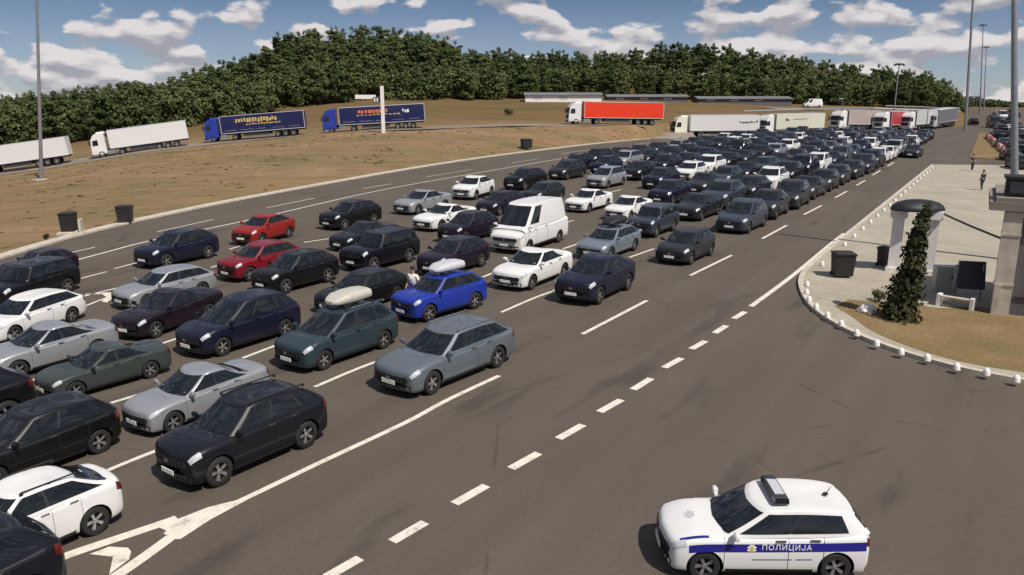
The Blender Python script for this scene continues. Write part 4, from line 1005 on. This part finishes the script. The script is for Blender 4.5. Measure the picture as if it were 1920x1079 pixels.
def far_mesh(t):
    if t not in FARLIB:
        s, body, parts = lib(t); bm = bmesh.new(); mats = [M['paint'], M['trim']]
        def put(me, loc=(0, 0, 0)):
            k = len(bm.faces); vb = len(bm.verts); bm.from_mesh(me); bm.faces.ensure_lookup_table(); bm.verts.ensure_lookup_table()
            for v in bm.verts[vb:]: v.co += Vector(loc)
            for f in bm.faces[k:]:
                mt = me.materials[f.material_index]
                if mt not in mats: mats.append(mt)
                f.material_index = mats.index(mt)
        put(body)
        for name, me, loc, sub in parts:
            if me is None:
                w = wheel_parts(s.r, .22, None, 0, 0, 0, sub); put(w.data, loc); 
                for c in w.children: put(c.data, loc)
                for c in list(w.children): bpy.data.objects.remove(c)
                bpy.data.objects.remove(w)
            else: put(me, loc)
        me = bpy.data.meshes.new('distant_car'); bm.to_mesh(me); bm.free()
        for m in mats: me.materials.append(m)
        FARLIB[t] = me
    return FARLIB[t]
COLR = {'black': (.003, .003, .0035), 'blue black': (.004, .0045, .008), 'navy': (.006, .007, .020), 'dark blue': (.007, .012, .034), 'plum': (.009, .005, .013), 'maroon': (.009, .004, .009), 'dark grey': (.015, .016, .019), 'grey': (.10, .105, .115), 'blue grey': (.050, .062, .085),
        'silver': (.33, .34, .36), 'silver blue': (.20, .24, .28), 'white': (.66, .655, .645), 'red': (.23, .013, .010), 'dark red': (.16, .007, .014), 'bright blue': (.010, .028, .26), 'teal': (.022, .036, .046), 'grey green': (.035, .043, .040), 'slate': (.15, .175, .20)}
METAL = {'silver', 'grey', 'blue grey', 'silver blue', 'slate'}
def car(t, colour, loc, rz, sc=1.0, label='', near=True, rails=False, box=None, crossbars=True, group='cars queuing in the lanes', lx=1.0, hz=1.0):
    s, body, parts = lib(t); col = COLR[colour]
    def paint(ob):
        ob.color = (*col, 1)
        if colour in METAL:
            for k, sl in enumerate(ob.material_slots):
                if sl.material == M['paint']: sl.link = 'OBJECT'; sl.material = M['metallic']
    if not near:
        o = link('parked_car', far_mesh(t), None, loc); o.rotation_euler = (0, 0, rz); o.scale = (sc,) * 3; paint(o)
        return tag(o, label, 'car', group)
    o = empty('parked_car' if t != 'van' else 'panel_van', loc, rz, sc)
    o.scale = (sc * lx, sc, sc * hz)
    b = link('body', body, o); paint(b)
    for name, me, ploc, sub in parts:
        if me is None: wheel_parts(s.r, .22, o, ploc[0], ploc[1], s.r, sub)
        else:
            q = link(name, me, o, ploc)
            if name == 'mirror': paint(q)
    if rails:
        for sy in (1, -1):
            m = MB(); xa, xb = s.L / 2 - s.rf - .25, s.L / 2 - s.rr + .05; y = sy * s.W / 2 * s.roofw * .93
            m.tube((xa, y, s.H + .015), (xb, y, s.H + .015), .02, n=6)
            for x in (xa, (xa + xb) / 2, xb): m.box((x, y, s.H - .02), (.08, .03, .07))
            m.build('roof_rail', M['chrome'] if rails == 'chrome' else M['trim'], o)
    if box:
        m = MB(); xc = s.L / 2 - (s.rf + s.rr) / 2 + .15; n = 22
        prof = [(-.82, .34, .02, .26), (-.78, .42, .0, .34), (-.5, .46, -.01, .37), (0, .47, -.02, .37), (.45, .44, -.01, .33), (.72, .34, .0, .22), (.84, .20, .04, .14)]
        rows = []
        for x, w, z0, z1 in prof:
            row = []
            for k in range(n + 1):
                a = 2 * math.pi * k / n; ca, sa = math.cos(a), math.sin(a); zc, zh = (z0 + z1) / 2, (z1 - z0) / 2
                row.append((xc + x, w * math.copysign(abs(ca) ** .55, ca), s.H + .10 + zc + zh * math.copysign(abs(sa) ** .55, sa)))
            rows.append(row)
        m.grid(rows); m.add(rows[0], [tuple(range(n + 1))]); m.add(rows[-1], [tuple(range(n, -1, -1))])
        rb = m.build('roof_box', box, o, 40)
        for x in (-.6, .5):
            m = MB(); m.box((xc + x, 0, s.H + .06), (.08, s.W * .74, .05)); m.build('crossbar', M['trim'], o)
    return tag(o, label, 'car' if t != 'van' else 'van', group)
FACE = math.atan2(-E_[1], -E_[0])
def wheel_at(t, p, front, rz, sc, lx=1.0):
    """origin of a car whose nearer front / rear wheel touches p"""
    s = lib(t)[0]; X = (s.L / 2 - s.fo - (0 if front else s.wb)) * lx; y = s.W / 2 - .05
    return Vector((p.x - sc * (X * math.cos(rz) - y * math.sin(rz)), p.y - sc * (X * math.sin(rz) + y * math.cos(rz)), 0))
def queue_car(t, colour, px, py, label, rear=None, end='F', sc=None, turn=0.0, lx=None, **k):
    p = spot(px, py); rz = FACE + R(turn); near_ = np.interp(p.length, [14, 40], [1, 0]); lx = lx or 1.0; k['hz'] = k.get('hz', 1 + .06 * near_)
    if rear is not None:
        q = spot(*rear); d = p - q; wb = lib(t)[0].wb
        if sc is None: sc = max(.82, min(1.06, d.length / (wb * lx))) * .965
        rz = math.atan2(d.y, d.x)
    sc = sc or 1.0
    loc = wheel_at(t, p, end == 'F', rz, sc, lx); return car(t, colour, loc, rz, sc, label, lx=lx, **k)

# lane beside the long solid line
queue_car('hatch', 'blue black', 60, 1150, 'dark blue hatchback cut off by the bottom left corner of the picture', end='R', sc=.98, turn=-3)
queue_car('cross', 'white', 183, 1003, 'white crossover with roof rails at the lower left, beside the painted gore', end='R', sc=.80, turn=-2, rails=True)
queue_car('suv', 'blue black', 415, 912, 'black SUV with tinted windows right of the silver sedan, nearest to the camera', rear=(582, 838), rails=True)
queue_car('wagon', 'slate', 812, 740, 'slate grey estate car alone in the nearest lane beside the solid line', rear=(938, 688), rails='chrome')
queue_car('cross', 'navy', 1125, 571, 'dark navy crossover in the nearest lane right of the white sedan', rear=(1186, 541), sc=1.05)
queue_car('hatch', 'dark grey', 1296, 497, 'dark grey hatchback with bright headlights between two lane dashes', rear=(1352, 471), sc=1.03)
# second lane
queue_car('hatch', 'black', 190, 850, 'black hatchback with chrome window line left of the silver sedan', end='R', sc=.90)
queue_car('sedan', 'silver', 328, 812, 'silver sedan with the sun on its bonnet, left of the black SUV', sc=.84, turn=-1)
queue_car('mpv', 'teal', 610, 694, 'dark blue green minivan carrying a beige roof box', rear=(725, 653), box=M['offwhite'], rails='chrome')
queue_car('suv', 'bright blue', 806, 604, 'bright blue SUV carrying a pale grey roof box', rear=(898, 578), box=M['silverbox'], sc=.90)
queue_car('sedan', 'white', 998, 544, 'white sedan in front of the white panel van', rear=(1066, 517))
queue_car('wagon', 'silver blue', 1145, 488, 'pale silver blue estate car with dark roof load, right of the white van', sc=1.0, box=M['trim'], rails='chrome')
queue_car('boxy', 'blue grey', 1231, 446, 'blue grey upright off-roader behind the silver blue estate car', sc=.95)
# third lane
queue_car('suv', 'black', 18, 802, 'black SUV of which only the rear shows at the left border', end='R', sc=.95)
queue_car('sedan', 'grey green', 145, 750, 'dark grey green sedan left of the silver sedan', rear=(276, 712))
queue_car('mpv', 'navy', 420, 668, 'dark navy minivan between the maroon sedan and the dark blue green minivan', rear=(541, 630))
queue_car('wagon', 'black', 663, 590, 'black estate car half hidden behind the dark blue green minivan with beige roof box', sc=.90)
queue_car('suv', 'plum', 846, 519, 'dark plum SUV hidden behind the bright blue SUV', sc=.92)
queue_car('van', 'white', 992, 475, 'tall white panel van standing out among the dark cars', rear=(1066, 449), sc=1.03)
queue_car('sedan', 'white', 1182, 414, 'white sedan between the white van and the blue grey off-roader', sc=1.0)
queue_car('suv', 'navy', 1262, 386, 'dark navy SUV directly behind the right white sedan of the third lane', sc=1.05)
# fourth lane
queue_car('sedan', 'silver', 38, 712, 'pale silver sedan at the left border below the white estate car', sc=.88)
queue_car('sedan', 'maroon', 295, 634, 'dark maroon sedan in front of the silver estate car', rear=(398, 598))
queue_car('suv', 'black', 617, 530, 'black SUV overlapping the dark red SUV', end='R', sc=.90)
queue_car('boxy', 'blue black', 703, 510, 'large blue black off-roader with a bright headlight behind the black SUV', sc=.95)
queue_car('suv', 'plum', 875, 457, 'dark plum SUV left of the white panel van', sc=.94)
queue_car('sedan', 'white', 1105, 399, 'white sedan just behind the roof of the white panel van', sc=1.02)
queue_car('hatch', 'dark grey', 1020, 383, 'dark grey hatchback seen above the roof of the white van', sc=1.02, turn=0)
queue_car('suv', 'navy', 1245, 356, 'navy SUV left of the small white sedan in the crowd', sc=1.05)
# fifth lane
queue_car('wagon', 'white', 30, 642, 'white estate car in front of the black off-roader at the left border', rear=(140, 604))
queue_car('wagon', 'silver', 278, 580, 'silver estate car behind the painted arrow', sc=.88)
queue_car('suv', 'dark red', 470, 528, 'dark red SUV left of the black SUV, in front of the bright red crossover', sc=.90)
queue_car('sedan', 'blue black', 672, 472, 'blue black sedan behind the large off-roader', sc=.95)
queue_car('coupe', 'white', 828, 434, 'white coupe between the silver sedan and the plum SUV', sc=1.05)
queue_car('hatch', 'plum', 938, 405, 'dark plum hatchback left of the white van roof', sc=1.02)
queue_car('mpv', 'silver', 1140, 354, 'silver grey minivan in front of the dark crowd', sc=1.08)
# sixth lane
queue_car('boxy', 'black', 42, 579, 'black off-roader with spare wheel at the left behind the white estate car', rear=(132, 549), hz=.90)
queue_car('suv', 'navy', 315, 503, 'dark navy SUV alone behind the silver estate car', rear=(402, 483), sc=.94)
queue_car('cross', 'red', 492, 460, 'bright red crossover alone in the outer lane', rear=(560, 441), sc=.95)
queue_car('suv', 'black', 648, 432, 'black SUV right of the bright red crossover', sc=.96)
queue_car('sedan', 'silver', 785, 403, 'silver sedan behind the white coupe', sc=1.06)
queue_car('cross', 'white', 893, 375, 'white crossover standing clear at the outer edge of the queue', rear=(938, 362), sc=1.08)
queue_car('suv', 'black', 985, 358, 'black SUV right of the white crossover at the outer edge', sc=1.06)
queue_car('mpv', 'dark grey', 1065, 338, 'dark grey minivan behind the black outer SUV', sc=1.08)
queue_car('suv', 'plum', 48, 528, 'dark plum car partly hidden behind the black off-roader', sc=.72)

# the rest of each lane, back to where the queue ends
LANE0 = [14.4, 18.4, 22.6, 26.9, 31.2, 36.8, 40.6]; LANE1 = [15.5, 19.6, 23.9, 28.6, 33.0, 38.2, 42.4]; LANE2 = [16.9, 20.9, 24.8, 28.8, 33.0, 37.2, 40.8]
START = [48.5, 51.5, 64.5, 73.8, 71.5, 75.0, 75.5]; END = [160, 162, 164, 164, 162, 157, 146]
WHITE_AT = {(0, 105), (1, 69), (1, 92), (3, 77), (3, 109), (5, 119), (2, 128), (4, 133), (6, 122), (3, 140), (1, 121), (0, 132)}
rnd = random.Random(5)
lane_word = ['nearest', 'second', 'third', 'fourth', 'fifth', 'sixth', 'seventh']
first_no = [6, 7, 8, 8, 7, 8, 1]
NW = ['zeroth'] + ords + ['twenty-fifth', 'twenty-sixth', 'twenty-seventh', 'twenty-eighth']
for k in range(7):
    s = START[k]; no = first_no[k]
    while s < END[k]:
        n = float(np.interp(s, [38, 100, 155], [LANE0[k], LANE1[k], LANE2[k]])) + rnd.uniform(-.2, .2)
        wt = [w for (l, w) in WHITE_AT if l == k and abs(w - s) < 3.3]
        t = rnd.choices(['sedan', 'hatch', 'wagon', 'suv', 'mpv', 'boxy', 'cross', 'city'], [3, 3, 3, 4, 2, .7, 3, 1.5])[0]
        c = 'white' if wt else rnd.choices(['black', 'blue black', 'navy', 'dark blue', 'plum', 'dark grey', 'grey', 'blue grey', 'silver', 'silver blue', 'maroon', 'white'], [3, 4, 4, 3, 1.5, 3.5, 1.6, 2.2, 1.0, .8, .4, .35])[0]
        if k < 2 and s < 80 and not wt: c = rnd.choice(['blue black', 'dark grey', 'navy', 'dark grey', 'blue grey'])
        if k == 1 and 66 < s < 72: t, c = 'suv', 'white'
        dn = (float(np.interp(s + 3, [38, 100, 155], [LANE0[k], LANE1[k], LANE2[k]])) - float(np.interp(s - 3, [38, 100, 155], [LANE0[k], LANE1[k], LANE2[k]]))) / 6
        rz = FACE + math.atan(dn) + R(rnd.uniform(-1.5, 1.5)); sc = float(np.interp(s, [40, 58, 100, 150], [1.04, 1.17, 1.18, 1.12]))
        p = lane_pt(s, n); loc = wheel_at(t, p, True, rz, sc)
        lab = f"{c} {KIND[t]}, {NW[no]} car from the left in the {lane_word[k]} lane from the camera"
        car(t, c, loc, rz, sc, lab, near=s < 80, rails=rnd.random() < .3)
        L = lib(t)[0].L * sc; s += L + rnd.uniform(.55, 1.35); no += 1
# a dark car standing just outside the nearest lane near the far end
p = spot(1722, 297); car('sedan', 'dark grey', wheel_at('sedan', p, True, FACE, 1.1), FACE, 1.1, 'dark grey sedan standing just outside the queue near its far end', near=False)
# traffic on the other carriageway and at the end of the road
k = 0
for px, py, t, c, turn in ((1868, 262, 'suv', 'maroon', 0), (1893, 300, 'hatch', 'dark grey', 0), (1880, 277, 'hatch', 'blue grey', 0), (1898, 272, 'sedan', 'navy', 0), (1862, 240, 'van', 'dark grey', 0), (1884, 247, 'hatch', 'white', 0), (1905, 252, 'suv', 'grey', 0), (1878, 224, 'van', 'white', 0), (1868, 216, 'sedan', 'silver', 0), (1896, 229, 'suv', 'black', 0), (1824, 235, 'suv', 'black', 0), (1908, 318, 'suv', 'dark grey', 0)):
    p = spot(px, py); w = ('in front of the grass median', 'lowest beside the kiosk pole', 'on the far carriageway right of the red barrier', 'just left of the thick pole', 'behind the red barrier', 'in the middle of the far carriageway', 'half hidden by the thick pole', 'far back on the other carriageway', 'farthest on the other carriageway', 'far back near the thick pole', 'alone on the road beneath the masts', 'behind the thick pole above the paved island')[k]
    car(t, c, (p.x, p.y, 0), math.atan2(1, .35) if t != 'van' else math.atan2(-1, -.35), 1.0, f'{c} {KIND[t]} {w}', near=False, group='vehicles on the far carriageway'); k += 1
for k, (px, py) in enumerate(((1872, 232), (1889, 238), (1902, 243), (1875, 250), (1910, 262), (1888, 262), (1912, 285), (1902, 286), (1886, 219), (1904, 220), (1860, 226), (1894, 213))):
    p = spot(px, py); car(('sedan', 'hatch', 'wagon', 'suv')[k % 4], ('blue black', 'navy', 'black')[k % 3], (p.x, p.y, 0), math.atan2(1, .35), 1.05, 'small dark car in the dense far carriageway queue at the right border', near=False, group='dark cars packed on the far carriageway')
q = far_spot(1523, 196, 236); car('van', 'white', (q.x, q.y, ground(q.x, q.y) + .1), R(185), 1.0, 'white van parked at the wood edge above the cream lorry', near=False, group='vehicles on the far carriageway')

# ------------------------------------------------------------------ police car
def police():
    f, r_ = spot(1319, 1089), spot(1569, 1092); d = f - r_; t = 'patrol'; s = lib(t)[0]; rz = math.atan2(d.y, d.x); sc = d.length / s.wb * .99; lx = .985
    o = car(t, 'white', wheel_at(t, f, True, rz, sc, lx), rz, sc, 'white police hatchback with blue side stripe and roof light bar', group=None, lx=lx); o.name = 'police_car'
    o['category'] = 'police car'
    if 'group' in o: del o['group']
    for sy in (1, -1):
        fn = lambda a, b: s.B(a, b) * np.array((1, sy, 1))
        m = MB(); s.patch(fn, np.linspace(2.9, len(s.xs) - 2.7, 40), np.linspace(3.62, 4.42, 5), .005, m); m.build('side_stripe', M['blue'], o, 40)
        m = MB(); s.patch(fn, np.linspace(2.3, 4.7, 14), np.linspace(5.15, 5.42, 3), .005, m); m.build('bonnet_stripe', M['blue'], o, 40)
        i0, i1 = s.ix(1.75), s.ix(2.55)
        m = MB(); s.patch(fn, np.linspace(i0, i1, 4), [2.95, 3.02], .005, m); s.patch(fn, np.linspace(s.ix(2.62), s.ix(2.95), 3), [2.95, 3.02], .005, m); m.build('motto_line', M['blue'], o)
    # lettering on the stripe, both sides
    for sy in (1, -1):
        cu = bpy.data.curves.new('lettering', 'FONT'); cu.body = 'ПОЛИЦИЈА'; cu.size = .165; cu.extrude = .003; cu.align_x = 'CENTER'; cu.align_y = 'CENTER'; cu.space_character = 1.12
        to = bpy.data.objects.new('t', cu); COL.objects.link(to); dg = bpy.context.evaluated_depsgraph_get(); me = bpy.data.meshes.new_from_object(to.evaluated_get(dg)); bpy.data.objects.remove(to)
        me.materials.clear(); me.materials.append(M['white']); P = s.B(s.ix(2.45), 4.02)
        lo_ = link('lettering', me, o); y = (P[1] + .014) * sy; x = s.L / 2 - 2.42
        lo_.matrix_local = Matrix(((-1 * sy, 0, 0, x), (0, 0, sy, y), (0, 1, 0, P[2]), (0, 0, 0, 1)))
        m = MB(); n = 16; pts = [((.105 if k % 2 else .07) * math.cos(2 * math.pi * k / n), (.115 if k % 2 else .08) * math.sin(2 * math.pi * k / n)) for k in range(n)]
        xc, zc = s.L / 2 - 1.72, s.B(s.ix(1.72), 3.95)[2]; yc = (s.B(s.ix(1.72), 3.95)[1] + .012) * sy
        vs = [(xc + a, yc, zc + b) for a, b in pts]; m.add(vs, [tuple(range(n)) if sy < 0 else tuple(range(n - 1, -1, -1))]); m.build('emblem', M['stone'], o)
        m = MB(); vs = [(xc + .05 * math.cos(k * .785), yc + .003 * sy, zc + .055 * math.sin(k * .785)) for k in range(8)]; m.add(vs, [tuple(range(8)) if sy < 0 else tuple(range(7, -1, -1))]); m.build('emblem', M['yellow'], o)
    xb = s.L / 2 - 2.38; lb = MB(); lb.box((xb, 0, s.H + .085), (.30, 1.04, .13), taper=.86); b = lb.build('light_bar', M['darksteel'], o)
    m = MB(); m.box((xb, 0.02, s.H + .157), (.20, .62, .02)); m.build('cover', M['silverbox'], b)
    for sy in (1, -1):
        m = MB(); m.box((xb, sy * .42, s.H + .09), (.305, .20, .09), taper=.9); m.build('lens', M['glass'], b)
        m = MB(); m.box((xb, sy * .40, s.H + .01), (.12, .06, .06)); m.build('bracket', M['trim'], b)
    m = MB(); m.tube((s.L / 2 - 3.45, 0, s.H - .02), (s.L / 2 - 3.55, 0, s.H + .16), .012, .006, 6); m.lathe([(0, 0), (.06, 0), (.05, .02), (0, .025)], (s.L / 2 - 3.45, 0, s.H - .01), 12); m.build('antenna', M['trim'], o)
    m = MB(); n = 12; c = s.B(s.ix(.62), 6.4); xe = s.L / 2 - .62; zs = s.B(s.ix(.62), 7)[2] + .012
    m.add([(xe + .13 * math.cos(2 * math.pi * k / n) * (1 if k % 2 else .7), .16 * math.sin(2 * math.pi * k / n) * (1 if k % 2 else .7), zs + (-.0) - .10 * .62 * math.cos(2 * math.pi * k / n) * .13 / .1 * .3) for k in range(n)], [tuple(range(n))]); m.build('bonnet_emblem', M['silverbox'], o)
police()

# ------------------------------------------------------------------ people
def person(p, rz, label, shirt, z=0.0, H=1.75, arms=((.10, .62), (.10, .62)), walk=.12):
    o = empty('person', (p.x, p.y, z), rz); k = H / 1.75
    J = {'pel': (0, 0, .95), 'chest': (0, .01, 1.25), 'neck': (0, .0, 1.47), 'head': (0, .02, 1.60), 'top': (0, .02, 1.74),
         'hl': (.10, 0, .90), 'kl': (.11, walk * .8, .50), 'al': (.11, walk * .6 - .03, .07), 'tl': (.12, walk * .6 + .14, .03), 'hr': (-.10, 0, .90), 'kr': (-.11, -walk * .2 + .03, .50), 'ar': (-.11, -walk, .07), 'tr': (-.12, -walk + .16, .03),
         'sl': (.19, 0, 1.40), 'el': (.26, -.03, 1.13), 'wl': (.27, arms[0][0], .90 + arms[0][1] * 0), 'fl': (.27, arms[0][0] + .06, .80), 'sr': (-.19, 0, 1.40), 'er': (-.26, -.03, 1.13), 'wr': (-.27, arms[1][0], .90), 'fr': (-.27, arms[1][0] + .06, .80)}
    RD = {'pel': .14, 'chest': .15, 'neck': .055, 'head': .095, 'top': .06, 'hl': .095, 'hr': .095, 'kl': .06, 'kr': .06, 'al': .042, 'ar': .042, 'tl': .035, 'tr': .035, 'sl': .07, 'sr': .07, 'el': .045, 'er': .045, 'wl': .032, 'wr': .032, 'fl': .03, 'fr': .03}
    def grow(name, edges, extra, mat, root):
        names = list(dict.fromkeys(sum(edges, ()))); me = bpy.data.meshes.new(name); me.from_pydata([tuple(c * k for c in J[n]) for n in names], [(names.index(a), names.index(b)) for a, b in edges], [])
        ob = bpy.data.objects.new(name, me); COL.objects.link(ob); sk = ob.modifiers.new('s', 'SKIN'); ob.modifiers.new('d', 'SUBSURF').levels = 1
        for i, n in enumerate(names):
            v = me.skin_vertices[0].data[i]; q = (RD[n] + extra) * k; v.radius = (q, q * (.72 if n in ('pel', 'chest') else 1)); v.use_root = n == root
        dg = bpy.context.evaluated_depsgraph_get(); r = bpy.data.meshes.new_from_object(ob.evaluated_get(dg)); bpy.data.objects.remove(ob); r.materials.clear(); r.materials.append(mat); r.polygons.foreach_set('use_smooth', [True] * len(r.polygons)); return link(name, r, o)
    leg = [('pel', 'hl'), ('hl', 'kl'), ('kl', 'al'), ('pel', 'hr'), ('hr', 'kr'), ('kr', 'ar')]; feet = [('al', 'tl'), ('ar', 'tr')]
    tor = [('pel', 'chest'), ('chest', 'neck')]; arm = [('chest', 'sl'), ('sl', 'el'), ('chest', 'sr'), ('sr', 'er')]; fore = [('el', 'wl'), ('wl', 'fl'), ('er', 'wr'), ('wr', 'fr')]
    grow('body', tor + [('neck', 'head'), ('head', 'top')] + arm + fore + leg + feet, 0, M['skin'], 'pel')
    grow('shirt', [('pel', 'chest')] + arm, .018, shirt, 'chest'); grow('trousers', leg, .016, M['denim'], 'pel')
    m = MB(); m.lathe([(0, .09), (.07, .075), (.10, .02), (.102, -.03), (.095, -.06)], (0, 0, 0), 14); m.v = [(x * k, (y - .005) * k, (z_ + 1.675) * k) for x, y, z_ in m.v]; m.build('hair', M['hair'], o, 60)
    return tag(o, label, 'person')
person(spot(776, 578), R(150), 'person in a white shirt standing between the black estate car and the blue SUV', M['shirt'], walk=.03)
person(spot(1840, 357, .13), R(20), 'dark dressed pedestrian walking on the pavers left of the kiosk roof', M['denim'], .13)
person(spot(1822, 320, .13), R(200), 'dark dressed pedestrian at the far edge of the paved island', M['denim'], .13, walk=.05)
